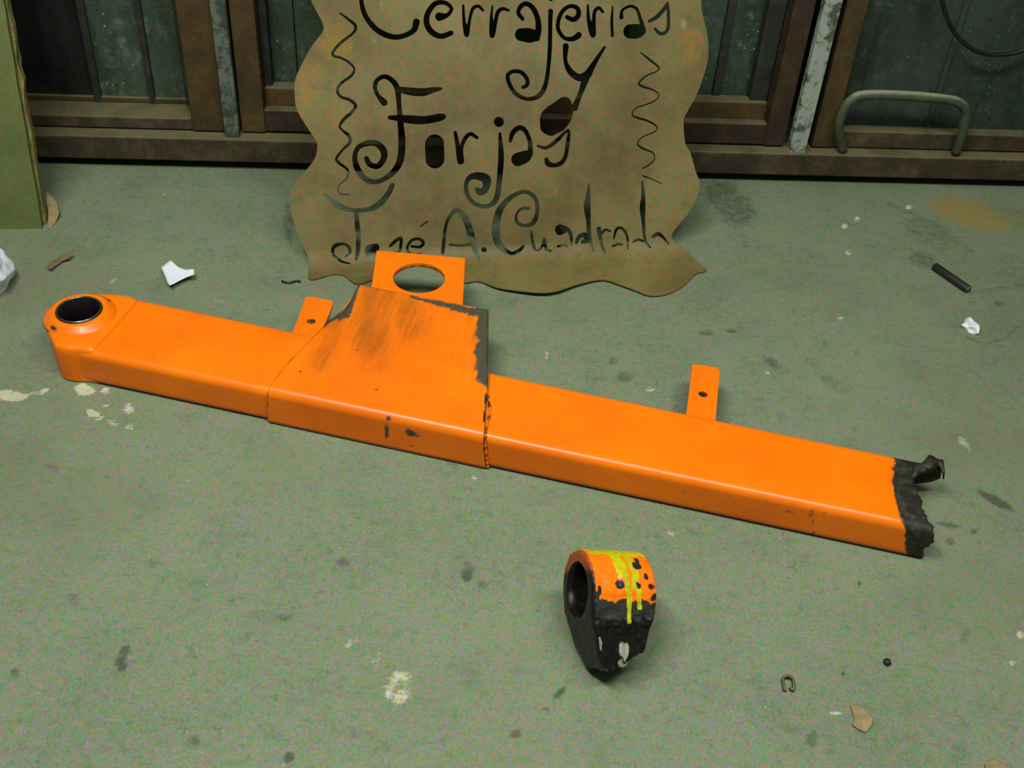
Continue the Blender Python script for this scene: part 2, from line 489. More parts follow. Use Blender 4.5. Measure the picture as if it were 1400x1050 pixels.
# ------------------------------------------------------------------ floor
def build_floor():
    fx = np.arange(-1.55, 1.62, 0.007)
    fy = np.arange(0.50, 2.40, 0.007)
    xs = np.concatenate([[-3.5, -2.6, -2.0], fx, [2.1, 2.7, 3.5]])
    ys = np.concatenate([[-1.6, -0.6, 0.1], fy, [2.6, 3.0]])
    X, Y = np.meshgrid(xs, ys)
    ny, nx = X.shape
    st = np.zeros((ny, nx, 3))

    def blob(ch, px, py, rx, ry, ang=0.0, amp=1.0, soft=1.0):
        c = at_z(px, py)[:2]
        ca, sa = math.cos(math.radians(ang)), math.sin(math.radians(ang))
        a = at_z(px + rx * ca, py + rx * sa)[:2] - c
        b = at_z(px - ry * sa, py + ry * ca)[:2] - c
        A = np.linalg.inv(np.array([a, b]).T)
        dx, dy = X - c[0], Y - c[1]
        q = np.sqrt((A[0, 0] * dx + A[0, 1] * dy) ** 2 + (A[1, 0] * dx + A[1, 1] * dy) ** 2)
        val = amp * (1 - sst(1 - 0.5 * soft, 1 + 0.6 * soft, q))
        st[:, :, ch] = np.maximum(st[:, :, ch], val)

    def line(ch, pts, r, amp):
        for (x0, y0), (x1, y1) in zip(pts, pts[1:]):
            n = max(2, int(math.hypot(x1 - x0, y1 - y0) / (r * 1.0)))
            for k in range(n + 1):
                t = k / n
                blob(ch, x0 + (x1 - x0) * t, y0 + (y1 - y0) * t, r, r, 0, amp, 0.8)

    W, K, YL = 0, 1, 2
    for b in [(14, 541, 24, 9, 5, .75), (46, 538, 16, 4, -5, .6), (62, 533, 6, 4, 0, .7), (116, 533, 16, 9, 10, .75),
              (146, 535, 8, 6, 0, .65), (170, 533, 8, 3, 0, .5), (130, 567, 16, 6, 25, .75), (150, 577, 14, 5, 20, .6),
              (176, 558, 9, 8, 0, .7), (177, 584, 8, 6, 0, .65), (148, 553, 10, 4, -30, .55), (40, 586, 40, 4, 8, .38),
              (70, 610, 30, 5, 5, .36), (545, 940, 22, 26, 0, .62), (520, 905, 22, 12, 40, .42), (480, 880, 18, 8, -20, .42),
              (505, 895, 16, 10, 30, .36), (920, 735, 26, 14, 20, .40), (905, 765, 18, 14, 0, .36), (950, 825, 18, 4, 42, .42),
              (978, 858, 8, 5, 30, .4), (1052, 875, 10, 8, 0, .38), (1318, 605, 14, 6, 40, .6), (1326, 616, 7, 5, 0, .55),
              (1394, 868, 6, 8, 0, .75), (1383, 906, 6, 6, 0, .65), (1145, 976, 14, 4, 20, .6), (1240, 940, 20, 6, -55, .34),
              (748, 485, 6, 6, 0, .55), (889, 533, 7, 6, 0, .6), (645, 655, 16, 5, -5, .5), (800, 1000, 8, 16, 0, .38),
              (155, 385, 14, 4, -25, .5), (150, 372, 26, 5, -15, .36), (300, 410, 16, 6, 30, .42), (230, 262, 20, 8, 0, .36),
              (1160, 345, 6, 5, 0, .5), (1154, 309, 5, 4, 0, .7), (1172, 300, 5, 4, 0, .7), (1243, 283, 6, 4, 0, .7),
              (1150, 436, 6, 4, 0, .6), (1050, 510, 5, 4, 0, .6), (520, 565, 8, 6, 0, .34), (495, 870, 26, 20, 0, .28),
              (1270, 930, 26, 18, 0, .28), (255, 657, 10, 4, 0, .5), (430, 670, 14, 4, 40, .36)]:
        blob(W, *b[:5], b[5], 0.9)
    for b in [(166, 908, 8, 14, 0, .62), (172, 890, 10, 8, -40, .62), (385, 845, 18, 8, -10, .40), (395, 1035, 10, 9, -40, .62),
              (265, 1012, 14, 10, 0, .42), (638, 785, 9, 12, 0, .55), (660, 798, 12, 8, 0, .42), (765, 947, 12, 6, -50, .56),
              (746, 971, 8, 5, 20, .58), (705, 1003, 12, 8, -30, .5), (20, 920, 10, 10, 0, .45), (1362, 685, 32, 7, 28, .6),
              (1300, 718, 10, 5, 10, .55), (1285, 716, 10, 4, 10, .5), (1332, 726, 6, 5, 0, .6), (1298, 740, 8, 8, 0, .45),
              (1176, 797, 3, 6, 0, .6), (1188, 812, 5, 3, 20, .55), (1154, 922, 4, 5, 0, .62), (1160, 908, 5, 3, 0, .5),
              (1005, 285, 36, 30, 20, .42), (985, 265, 30, 22, 0, .44), (1025, 340, 40, 22, 0, .3), (1270, 320, 50, 24, 25, .34),  # blobs right of the sign: its shadow put into the floor colour
              (1260, 355, 24, 14, 10, .40), (1110, 430, 50, 14, 10, .28), (965, 455, 14, 5, 0, .4), (1000, 453, 12, 4, 5, .42),
              (1055, 495, 22, 8, 30, .4), (855, 515, 14, 10, 0, .42), (840, 493, 10, 7, 0, .4), (900, 520, 4, 7, 0, .4),
              (1140, 525, 34, 10, 30, .34), (70, 640, 16, 10, 0, .38), (210, 770, 20, 10, 0, .32), (100, 820, 16, 12, 0, .36),
              (470, 768, 14, 8, 0, .4), (470, 770, 10, 8, 0, .42), (330, 920, 20, 12, 0, .3), (1366, 415, 10, 5, 0, .5),
              (395, 300, 10, 40, 0, .40), (1320, 870, 10, 16, 0, .36), (1110, 1010, 12, 14, 0, .42), (1310, 1030, 20, 14, 0, .36),  # tall blob along the sign's left edge is its shadow, painted in
              (640, 775, 16, 14, 0, .36), (30, 1030, 60, 50, 0, .26), (560, 640, 40, 10, 12, .26), (60, 375, 20, 12, 0, .26)]:  # large corner blob: vignette darkening put into the floor colour
        blob(K, *b[:5], b[5] * 1.3, 1.0)
    line(K, [(1215, 278), (1265, 300), (1330, 345)], 5, .45)
    line(K, [(1322, 462), (1345, 470), (1375, 462), (1398, 440)], 4, .48)
    line(K, [(1325, 402), (1360, 395), (1400, 390)], 4, .46)
    blob(YL, 1325, 292, 58, 20, 18, .95, 1.0)
    blob(YL, 1300, 278, 40, 16, 10, .55, 1.0)
    blob(YL, 1375, 300, 30, 14, 0, .5, 1.0)
    Z = np.zeros_like(X)
    verts = np.stack([X, Y, Z], -1).reshape(-1, 3)
    idx = np.arange(ny * nx).reshape(ny, nx)
    faces = np.stack([idx[:-1, :-1], idx[:-1, 1:], idx[1:, 1:], idx[1:, :-1]], -1).reshape(-1, 4)
    me = bpy.data.meshes.new('floor')
    me.vertices.add(len(verts))
    me.vertices.foreach_set('co', verts.ravel())
    me.loops.add(faces.size)
    me.loops.foreach_set('vertex_index', faces.ravel())
    me.polygons.add(len(faces))
    me.polygons.foreach_set('loop_start', np.arange(0, faces.size, 4))
    me.update(calc_edges=True)
    me.materials.append(MF)
    o = bpy.data.objects.new('floor', me)
    COL.objects.link(o)
    set_attr(o, 'stain_shade', st.reshape(-1, 3))
    tag(o, 'stained grey green concrete floor', None, None, 'structure')


build_floor()

# ------------------------------------------------------------------ door line: local X along the wall, Y into it
YAW = math.radians(6.47)
DO = np.array([-0.0359, 2.1059, 0.0])          # foot of the long rail, front face
DU = np.array([math.cos(YAW), math.sin(YAW), 0])
DN = np.array([-math.sin(YAW), math.cos(YAW), 0])
LEAN = math.radians(4.0)


def dpos(u, n, z):
    return DO + DU * u + DN * n + np.array([0, 0, z])


w = box('wall_back', -3.6, 3.6, 0.36, 0.5, 0, 2.6, M_WALL, None, 0)
w.location = DO
w.rotation_euler = (0, 0, YAW)
tag(w, 'dark workshop wall behind the leaning gates', None, None, 'structure')

# long base rail on small packers
rail = empty('base_rail', dpos(0, 0, 0), (0, 0, YAW))
tag(rail, 'long rusty square steel rail on the floor under the gates', 'rail')
box('rail_tube', -1.75, 1.75, 0.0, 0.066, 0.024, 0.080, M_RAIL, rail, 0.004)
for u in (-1.5, -0.9, -0.1, 0.7, 1.5):
    box('packer', u - 0.03, u + 0.03, 0.036, 0.060, 0.0, 0.024, M_DARK, rail, 0.001)


def door(name, label, u0, off=0.03):
    o = empty(name, dpos(u0, off, 0.0836), (-LEAN, 0, YAW))
    return tag(o, label, 'gate', 'steel gates leaning along the wall', 'thing')


HT = 1.75
# leaf A (left): panel with glazing bars, rusty right stile
dA = door('metal_gate', 'rusty steel gate with dusty green panes behind the left board', -0.65)
box('stile', -0.070, 0.0, 0.0, 0.045, 0.0, HT, M_RUST, dA, 0.003)
box('stile', -0.72, -0.65, 0.0, 0.045, 0.0, HT, M_RUST, dA, 0.003)
box('bottom_rail', -0.65, -0.070, 0.004, 0.05, 0.0, 0.026, M_RAIL, dA, 0.003)
box('ledge', -0.65, -0.070, 0.05, 0.105, 0.004, 0.024, M_RAIL, dA, 0.002)
box('top_rail', -0.65, -0.070, 0.004, 0.05, HT - 0.05, HT, M_RAIL, dA, 0.003)
edges = [-0.65, -0.285, -0.165, -0.070]
for a, b in zip(edges, edges[1:]):
    box('pane', a, b, 0.100, 0.106, 0.022, HT - 0.03, M_PAN_SHADE if a < -0.6 else M_PAN_A, dA, 0)
for x, wd in ((-0.292, 0.016), (-0.172, 0.013)):
    box('glazing_bar', x - wd / 2, x + wd / 2, 0.088, 0.102, 0.022, HT - 0.03, M_BAR, dA, 0.002)
box('bead_shade_strip', -0.65, -0.070, 0.090, 0.102, 0.024, 0.036, M_RUST, dA, 0.002)
box('bead_shade_strip', -0.088, -0.070, 0.05, 0.102, 0.036, HT - 0.03, M_BAR, dA, 0.002)  # dark strip stands in for the shadow gap beside the stile

# leaf B (middle, behind the sign)
dB = door('metal_gate', 'wide rusty steel gate behind the wavy lettered sign', 0.0)
xl, xr = -0.612, 0.632
box('stile', xl, -0.560, 0.0, 0.045, 0.0, HT, M_RUST, dB, 0.003)
box('stile', 0.585, xr, 0.0, 0.045, 0.0, HT, M_RUSTD, dB, 0.003)
box('bottom_rail', -0.560, 0.585, 0.002, 0.032, 0.002, 0.052, M_RUSTD, dB, 0.003)
box('inner_rail', -0.560, 0.585, 0.032, 0.075, 0.020, 0.092, M_RUST, dB, 0.004)
box('top_rail', -0.560, 0.585, 0.002, 0.05, HT - 0.05, HT, M_RUSTD, dB, 0.003)
cuts = [-0.560, -0.30, -0.02, 0.24, 0.470, 0.585]
for a, b in zip(cuts, cuts[1:]):
    box('pane', a, b, 0.078, 0.084, 0.02, HT - 0.03, M_PAN_A, dB, 0)
for x in cuts[1:-1]:
    box('glazing_bar', x - 0.009, x + 0.009, 0.066, 0.079, 0.09, HT - 0.03, M_BAR, dB, 0.002)
box('bead_shade_strip', -0.560, -0.543, 0.045, 0.079, 0.09, HT - 0.03, M_BAR, dB, 0.002)
box('bead_shade_strip', 0.545, 0.585, 0.045, 0.079, 0.09, HT - 0.03, M_BAR, dB, 0.002)
tube('wire', [(-0.490, 0.074, 0.10), (-0.490, 0.074, 0.5), (-0.488, 0.074, 1.1)], 0.0014, M_GREYBAR, dB, 6)

# leaf C (right): flat dark sheets
dC = door('metal_gate', 'dark steel gate of flat grey sheets behind the bent steel loop', 0.70)
box('stile', 0.0, 0.048, 0.0, 0.045, 0.0, HT, M_RUST, dC, 0.003)
box('stile', 1.0, 1.05, 0.0, 0.045, 0.0, HT, M_RUST, dC, 0.003)
box('bottom_rail', 0.048, 1.0, 0.004, 0.045, 0.0, 0.040, M_RAIL, dC, 0.003)
box('top_rail', 0.048, 1.0, 0.004, 0.045, HT - 0.05, HT, M_RAIL, dC, 0.003)
for a, b, dd in ((0.048, 0.10, 0.0), (0.10, 0.283, 0.004), (0.289, 0.62, 0.0), (0.62, 1.0, 0.004)):
    box('sheet', a, b, 0.040 + dd, 0.048 + dd, 0.03, HT - 0.03, M_PAN_C, dC, 0.002)
box('cover_strip', 0.279, 0.291, 0.034, 0.042, 0.04, HT - 0.05, M_PAN_C, dC, 0.002)

# upright flat bars set between the doors
gb = box('flat_bar', -0.016, 0.016, 0.0, 0.020, 0.0, 1.7, M_GREYBAR, None, 0.003)
gb.location = dpos(-0.631, 0.010, 0.080)
gb.rotation_euler = (-LEAN, 0, YAW)
tag(gb, 'narrow grey paint-flaked flat bar upright left of the lettered sign', 'steel bar')
wb = empty('angle_bar', dpos(0.658, 0.006, 0.080), (-LEAN, math.radians(0.3), YAW))
tag(wb, 'tall angle bar with peeling white paint right of the sign', 'steel bar')
box('front_flange', -0.018, 0.020, 0.0, 0.006, 0.0, 1.7, M_WHITEBAR, wb, 0.0015)
box('side_flange', -0.018, -0.012, 0.006, 0.022, 0.0, 1.7, M_WHITEBAR, wb, 0.001)

# bent loop standing on the rail
def dplane(px, py, off, lean=LEAN, z0=0.080):
    """door-frame coordinates of a pixel on the leaning plane at depth off"""
    nn = DN * math.cos(lean) - np.array([0, 0, math.sin(lean)])
    p0 = DO + DN * off + np.array([0, 0, z0])
    d = ray(px, py)
    return _C + d * (((p0 - _C) @ nn) / (d @ nn))


lp = [dpos(0.772, 0.018, 0.082)]
for q in [(1147, 176), (1153, 151), (1163, 138), (1182, 130), (1240, 131), (1294, 136), (1311, 141), (1320, 152), (1318, 172)]:
    lp.append(dplane(q[0], q[1], 0.010, math.radians(-2)))
lp.append(dpos(1.048, 0.018, 0.082))
P0 = lp[0]
lo = tube('steel_loop', [p - P0 for p in smooth_path(lp, 6)], 0.0108, M_LOOP, None, 12)
lo.location = P0
tag(lo, 'bent steel loop standing on the rail before the right gate', 'loop')

# cable drooping in front of the right door
cp = [dplane(x, y, 0.012) for x, y in [(1283, -90), (1284, -30), (1289, 4), (1297, 30), (1311, 52), (1335, 70), (1365, 75), (1400, 68), (1440, 40), (1470, -10), (1480, -80)]]
cb = tube('cable', [p - cp[0] for p in smooth_path(cp, 7)], 0.0050, M_CABLE, None, 8)
cb.location = cp[0]
tag(cb, 'thin black cable drooping in front of the right gate', 'cable')

# ------------------------------------------------------------------ thick board leaning at the left
A = at_z(0, 318)
B = at_z(60, 313)
bu = (B - A) / np.linalg.norm(B - A)
byaw = math.radians(9)
bd = empty('thick_board', B, (-math.radians(8), 0, byaw))
tag(bd, 'thick greenish fibreboard slab with ragged edge at the left', 'board')


def board_part(name, right, y0, y1, mat, seedv, rag):
    n = 46
    hh = 1.5
    v, f = [], []
    for i in range(n):
        z = hh * i / (n - 1)
        x = right(z) + rag * nz(z, seedv, 0, 22) + rag * 0.6 * nz(z, seedv, 3, 60)
        v += [(-0.62, y0, z), (x, y0, z), (x - 0.002, y1, z), (-0.62, y1, z)]
    for i in range(n - 1):
        for k in range(4):
            k2 = (k + 1) % 4
            f.append((i * 4 + k, i * 4 + k2, i * 4 + 4 + k2, i * 4 + 4 + k))
    f += [(3, 2, 1, 0), tuple(4 * (n - 1) + k for k in range(4))]
    return mk(name, v, f, mat, bd, False, 0)


board_part('front_sheet', lambda z: -0.003 + 0.045 * z, 0.0, 0.018, M_BOARD, 1.0, 0.004)
board_part('core', lambda z: 0.0005 + 0.043 * z, 0.018, 0.040, M_BEDGE, 5.0, 0.008)
board_part('back_sheet', lambda z: -0.004 + 0.045 * z, 0.040, 0.052, M_BOARD, 9.0, 0.005)

# ------------------------------------------------------------------ the lettered sign
# sheet coordinates in tenths of a millimetre: along the fold, up the sheet, stroke half-width
SIGN_OUTLINE = [(-3533,5037),(-3456,4853),(-3325,4576),(-3349,4429),(-3571,4163),(-3781,3828),(-3908,3572),(-3940,3300),(-3917,3012),(-3755,2692),(-3601,2440),(-3566,2313),(-3622,2089),(-3807,1852),(-4003,1658),(-4148,1405),(-4157,1047),(-4101,814),(-4022,477),(-3896,179),(-3864,-76),(-3850,-557),(-3405,-410),(-3176,-475),(-2954,-763),(-2618,-635),(-2156,-206),(-1627,-81),(-1200,-316),(-983,-663),(-800,-876),(-530,-843),(-225,-1102),(92,-1256),(612,-1413),(988,-1379),(1452,-1146),(1972,-977),(2285,-1150),(2607,-1397),(2869,-1563),(3269,-1490),(3669,-1214),(3986,-872),(4281,-732),(4179,-431),(4034,-39),(3813,172),(3712,345),(3914,617),(4101,827),(4237,1098),(4306,1416),(4219,1629),(4078,2051),(3961,2246),(3916,2689),(3998,2892),(4197,3254),(4367,3786),(4387,4100),(4344,4426),(4222,4818),(4176,5069)]
SIGN_STROKES = [
[(-1629,5498,40),(-1847,5616,40),(-2167,5583,40),(-2427,5432,40),(-2548,5221,40),(-2579,5041,40),(-2551,4829,47),(-2464,4647,51),(-2312,4479,54),(-2124,4377,54),(-1932,4340,51),(-1735,4386,48),(-1586,4479,55),(-1539,4617,68)],
[(-1090,4716,82),(-943,4741,41),(-848,4864,38),(-969,4971,41),(-1164,4955,48),(-1316,4771,54),(-1339,4587,58),(-1246,4432,58),(-1069,4355,51),(-870,4417,48)],
[(-617,4926,24),(-611,4649,34),(-565,4385,48),(-503,4649,31),(-432,4865,34),(-316,4912,31),(-235,4835,27)],
[(-42,4928,17),(-74,4650,34),(-62,4369,52),(9,4619,41),(62,4805,41),(162,4867,34),(278,4836,24)],
[(551,4681,41),(468,4790,41),(520,4914,45),(637,4961,45),(770,4869,52),(852,4682,55),(868,4494,63),(843,4305,49)],
[(514,4384,121),(682,4369,139),(816,4353,87)],
[(1115,4823,49),(1104,4588,45),(1092,4115,45),(1042,3637,42),(979,3380,49),(859,3219,49),(636,3157,39),(399,3256,42),(267,3450,42),(235,3610,42),(337,3689,38),(506,3672,42),(623,3543,42),(622,3431,42),(537,3383,35)],
[(1122,5056,48),(1129,5069,48)],
[(1442,4714,42),(1578,4667,49),(1679,4762,52),(1645,4887,45),(1493,4917,38),(1341,4808,42),(1263,4620,42),(1273,4463,42),(1391,4320,38),(1561,4304,49),(1680,4374,63)],
[(1865,4934,24),(1884,4652,42),(1971,4383,60),(1987,4589,42),(2002,4809,38),(2087,4888,35),(2173,4810,28)],
[(2370,4920,17),(2356,4652,32),(2370,4367,32)],
[(2551,4716,46),(2567,4842,28),(2720,4921,28),(2859,4874,32),(2931,4717,35),(2986,4558,49)],
[(2728,4446,134),(2866,4446,141),(2970,4462,99)],
[(3123,4637,28),(3278,4717,42),(3447,4892,42),(3497,4987,21),(3520,4781,35),(3526,4526,39),(3459,4414,35),(3337,4414,35),(3248,4494,28)],
[(1415,4162,63),(1408,3891,42),(1494,3698,63),(1666,3568,71),(1838,3599,88),(1941,3744,64),(2077,3952,42),(2213,4144,28)],
[(1821,3535,78),(1736,3309,57),(1667,3146,57),(1598,2984,71)],
[(1391,3051,142),(1339,2889,220),(1200,2776,285),(1079,2679,221),(1113,2596,164)],
[(1045,2761,163),(1080,2826,163),(1356,3084,106)],
[(-2227,3122,69),(-2336,3250,41),(-2393,3408,41),(-2338,3549,41),(-2189,3610,45),(-2046,3531,52),(-1955,3372,59),(-1935,3055,48),(-1917,2671,63),(-1906,2380,70),(-1943,2040,70),(-2068,1813,63),(-2275,1653,49),(-2477,1592,49),(-2673,1662,56),(-2811,1861,63),(-2849,2089,49),(-2775,2265,49),(-2607,2343,56),(-2410,2340,63),(-2284,2208,70),(-2274,2062,63),(-2397,1901,56),(-2560,1937,56),(-2621,2052,49)],
[(-1874,3356,62),(-1678,3323,76),(-1448,3311,76),(-1248,3351,55),(-1099,3372,28)],
[(-2125,2834,42),(-1928,2815,63),(-1698,2790,84),(-1433,2777,77),(-1165,2822,77),(-1065,2843,52)],
[(-1255,2305,193),(-1260,2168,218),(-1264,2027,194)],
[(-839,2526,35),(-796,2264,49),(-746,1968,71),(-730,2198,42),(-657,2393,42),(-537,2496,39),(-403,2422,32)],
[(37,2725,99),(44,2719,99)],
[(57,2496,28),(70,2250,50),(73,1985,61),(24,1503,57),(-51,1168,57),(-261,1055,43),(-500,1129,43),(-633,1317,43),(-645,1518,43),(-557,1649,57),(-386,1662,78),(-233,1592,93),(-254,1409,72),(-358,1344,72),(-426,1396,43)],
[(268,2345,36),(322,2509,50),(460,2605,50),(579,2538,46),(663,2339,46),(679,2140,54)],
[(418,1979,136),(557,2026,125),(661,2091,71)],
[(835,2237,29),(1008,2201,36),(1216,2330,43),(1390,2493,29),(1477,2525,29),(1453,2293,43),(1408,2027,43),(1320,1895,50),(1180,1847,43),(1041,1884,57),(1007,1968,43)],
[(-2998,4783,13),(-2815,4646,27),(-2709,4540,30),(-2763,4418,24),(-2995,4249,27),(-3146,4096,27),(-3167,4004,27),(-3010,3957,24),(-2855,3864,24),(-2774,3754,20),(-2835,3630,27),(-3019,3507,27),(-3123,3367,27),(-3065,3241,27),(-2891,3176,31),(-2783,3064,34),(-2871,2939,31),(-3023,2814,31),(-3111,2687,24),(-3067,2607,24),(-2943,2493,35),(-2933,2365,31),(-3070,2238,24),(-3211,2063,28),(-3151,1965,28),(-3025,1865,24),(-2990,1783,21),(-3035,1670,17),(-3173,1558,14),(-3213,1428,14),(-3150,1367,18),(-2986,1350,12)],
[(2961,4045,12),(3156,3899,25),(3352,3752,21),(3301,3671,14),(3092,3591,18),(2937,3445,21),(3026,3379,25),(3239,3312,18),(3376,3212,14),(3279,3097,18),(3068,3017,14),(2875,2953,12),(2807,2821,12),(2931,2763,25),(3145,2701,22),(3344,2581,14),(3293,2482,12),(3045,2385,12),(2933,2252,14),(3049,2149,25),(3266,2061,15),(3305,1925,12),(3182,1808,18),(3039,1743,12)],
[(3060,1596,15),(3278,1516,18),(3479,1426,15)],
[(-3479,1369,28),(-3323,1217,56),(-3132,1096,56),(-2902,1040,42),(-2636,1050,49),(-2397,1160,64),(-2221,1355,56),(-2131,1518,49)],
[(-2877,1023,42),(-2868,739,50),(-2858,470,50),(-2885,201,46),(-2928,15,32)],
[(-3059,-84,22),(-3224,-15,29),(-3351,115,32),(-3384,251,32),(-3322,350,39),(-3170,379,32),(-3057,308,36),(-3047,172,28),(-3134,107,21)],
[(-2608,226,136),(-2604,158,125),(-2520,291,78)],
[(-2233,298,25),(-2127,397,36),(-2006,461,36),(-2012,308,32),(-2051,173,29),(-2171,143,25)],
[(-1792,284,32),(-1622,262,32),(-1550,362,32),(-1650,433,32),(-1787,403,32),(-1877,287,29),(-1871,167,29),(-1765,78,29),(-1627,108,25)],
[(-1590,686,18),(-1450,783,18)],
[(-1164,110,40),(-1118,485,36),(-1059,755,36),(-951,921,43),(-864,986,50),(-746,916,57),(-647,743,72),(-567,468,72),(-504,192,54),(-433,-93,29)],
[(-1003,293,29),(-797,270,33),(-623,281,33)],
[(-313,158,58),(-306,151,58)],
[(633,998,36),(476,985,29),(370,852,29),(403,697,36),(560,641,36),(736,704,51),(808,908,44),(792,1147,43),(654,1303,43),(480,1324,43),(270,1228,50),(94,1063,65),(-13,862,79),(-61,522,87),(11,244,80),(149,84,66),(289,34,51),(431,109,44),(520,210,29)],
[(682,517,29),(722,256,33),(784,80,29),(909,181,29),(963,353,29),(997,108,37),(1086,70,29)],
[(1301,533,117),(1461,528,44),(1532,387,37),(1532,196,22)],
[(1247,170,29),(1354,208,37),(1443,171,29)],
[(1902,1444,15),(1885,1223,51),(1869,983,73),(1899,706,51),(1918,393,44),(1993,40,26)],
[(1640,227,29),(1693,365,51),(1818,413,51),(1872,307,66),(1783,258,52)],
[(2122,526,51),(2171,245,33),(2234,-5,30)],
[(2170,420,37),(2266,505,29),(2375,467,18)],
[(2449,307,18),(2501,498,33),(2609,530,33),(2719,404,30),(2751,227,22),(2743,51,15)],
[(2415,132,22),(2541,181,33),(2632,161,22)],
[(3045,1470,26),(3075,1194,44),(3065,952,66),(3085,673,44),(3113,357,33),(3161,179,26),(3236,71,22)],
[(2868,224,22),(2976,273,30),(3079,235,30)],
[(3304,333,37),(3413,383,45),(3524,309,30),(3639,146,22)],
]



def build_sign():
    OL = np.array(SIGN_OUTLINE, float) * 1e-4
    top = [(0.395, 0.56), (0.385, 0.62), (0.41, 0.68), (0.425, 0.74), (0.40, 0.81), (0.36, 0.87), (0.29, 0.885), (0.20, 0.915), (0.10, 0.90),
           (0.0, 0.92), (-0.10, 0.90), (-0.2, 0.92), (-0.28, 0.89), (-0.35, 0.875), (-0.39, 0.81), (-0.415, 0.74), (-0.395, 0.67), (-0.36, 0.61), (-0.365, 0.555)]
    ctrl = [tuple(p) for p in OL] + top
    m = len(ctrl)
    sm = []
    for i in range(m):                                   # closed Catmull-Rom
        a, b, c, d = (np.array(ctrl[(i + k - 1) % m]) for k in range(4))
        for k in range(5):
            t = k / 5
            sm.append(0.5 * (2 * b + (c - a) * t + (2 * a - 5 * b + 4 * c - d) * t * t + (3 * b - a - 3 * c + d) * t ** 3))
    PO = np.array(sm)
    h = 0.0019
    x0, x1, y0, y1 = PO[:, 0].min() - .006, PO[:, 0].max() + .006, PO[:, 1].min() - .006, PO[:, 1].max() + .006
    gx = np.arange(x0, x1 + h, h)
    gy = np.arange(y0, y1 + h, h)
    X, Y = np.meshgrid(gx, gy)
    # signed distance to the outline (positive inside)
    dist = np.full(X.shape, 1e9)
    inside = np.zeros(X.shape, bool)
    for i in range(len(PO)):
        p, q = PO[i], PO[(i + 1) % len(PO)]
        e = q - p
        L2 = e @ e + 1e-12
        t = np.clip(((X - p[0]) * e[0] + (Y - p[1]) * e[1]) / L2, 0, 1)
        dist = np.minimum(dist, (X - p[0] - t * e[0]) ** 2 + (Y - p[1] - t * e[1]) ** 2)
        if abs(e[1]) > 1e-12:
            c = ((p[1] > Y) != (q[1] > Y)) & (X < e[0] * (Y - p[1]) / e[1] + p[0])
            inside ^= c
    sd = np.sqrt(dist) * np.where(inside, 1, -1)
    # subtract the torch-cut strokes
    for s in SIGN_STROKES:
        P = smooth_path([(a * 1e-4, b * 1e-4, r * 1e-4) for a, b, r in s], 4)
        P = np.array(P)
        bx0, bx1 = P[:, 0].min() - .02, P[:, 0].max() + .02
        by0, by1 = P[:, 1].min() - .02, P[:, 1].max() + .02
        i0, i1 = np.searchsorted(gx, [bx0, bx1])
        j0, j1 = np.searchsorted(gy, [by0, by1])
        xs, ys = X[j0:j1, i0:i1], Y[j0:j1, i0:i1]
        best = np.full(xs.shape, 1e9)
        for p, q in zip(P, P[1:]):
            e = q[:2] - p[:2]
            L2 = e @ e + 1e-12
            t = np.clip(((xs - p[0]) * e[0] + (ys - p[1]) * e[1]) / L2, 0, 1)
            r = np.maximum(p[2] + t * (q[2] - p[2]), 0.0013)
            best = np.minimum(best, np.hypot(xs - p[0] - t * e[0], ys - p[1] - t * e[1]) - r)
        sd[j0:j1, i0:i1] = np.minimum(sd[j0:j1, i0:i1], best)
    # marching squares: keep the region sd > 0
    ny, nx = sd.shape
    vid = {}
    verts2, faces, rim = [], [], []

    def corner(j, i):
        k = (j, i)
        if k not in vid:
            vid[k] = len(verts2)
            verts2.append((gx[i], gy[j]))
        return vid[k]

    def cross(j, i, j2, i2):
        if (j2, i2) < (j, i): j, i, j2, i2 = j2, i2, j, i
        k = (j, i, j2, i2)
        if k not in vid:
            a, b = sd[j, i], sd[j2, i2]
            t = min(max(a / (a - b), 0.03), 0.97)
            vid[k] = len(verts2)
            verts2.append((gx[i] + (gx[i2] - gx[i]) * t, gy[j] + (gy[j2] - gy[j]) * t))
        return vid[k]

    pos = sd > 0
    cnt = pos[:-1, :-1].astype(int) + pos[1:, :-1] + pos[:-1, 1:] + pos[1:, 1:]
    # big quads where a 4x4 block of cells is wholly inside would leave T-joints; keep the plain grid
    for j, i in zip(*np.nonzero(cnt)):
        cs = [(j, i), (j, i + 1), (j + 1, i + 1), (j + 1, i)]
        if cnt[j, i] == 4:
            faces.append(tuple(corner(*c) for c in cs))
            continue
        poly, marks = [], []
        for k in range(4):
            a, b = cs[k], cs[(k + 1) % 4]
            if pos[a]: poly.append(corner(*a)); marks.append(0)
            if pos[a] != pos[b]:
                poly.append(cross(*a, *b)); marks.append(1 if pos[a] else 2)
        n = len(poly)
        for k in range(n):                               # leave -> enter edges lie on the cut
            if marks[k] == 1 and marks[(k + 1) % n] == 2:
                rim.append((poly[k], poly[(k + 1) % n]))
        faces.append(tuple(poly))
    V2 = np.array(verts2)
    # bend: flap on the floor, fillet, leaning sheet
    LE = math.radians(27)
    bend = math.pi / 2 - LE
    rb = 0.05
    tl = rb * math.tan(bend / 2)
    S, T = V2[:, 0], V2[:, 1]

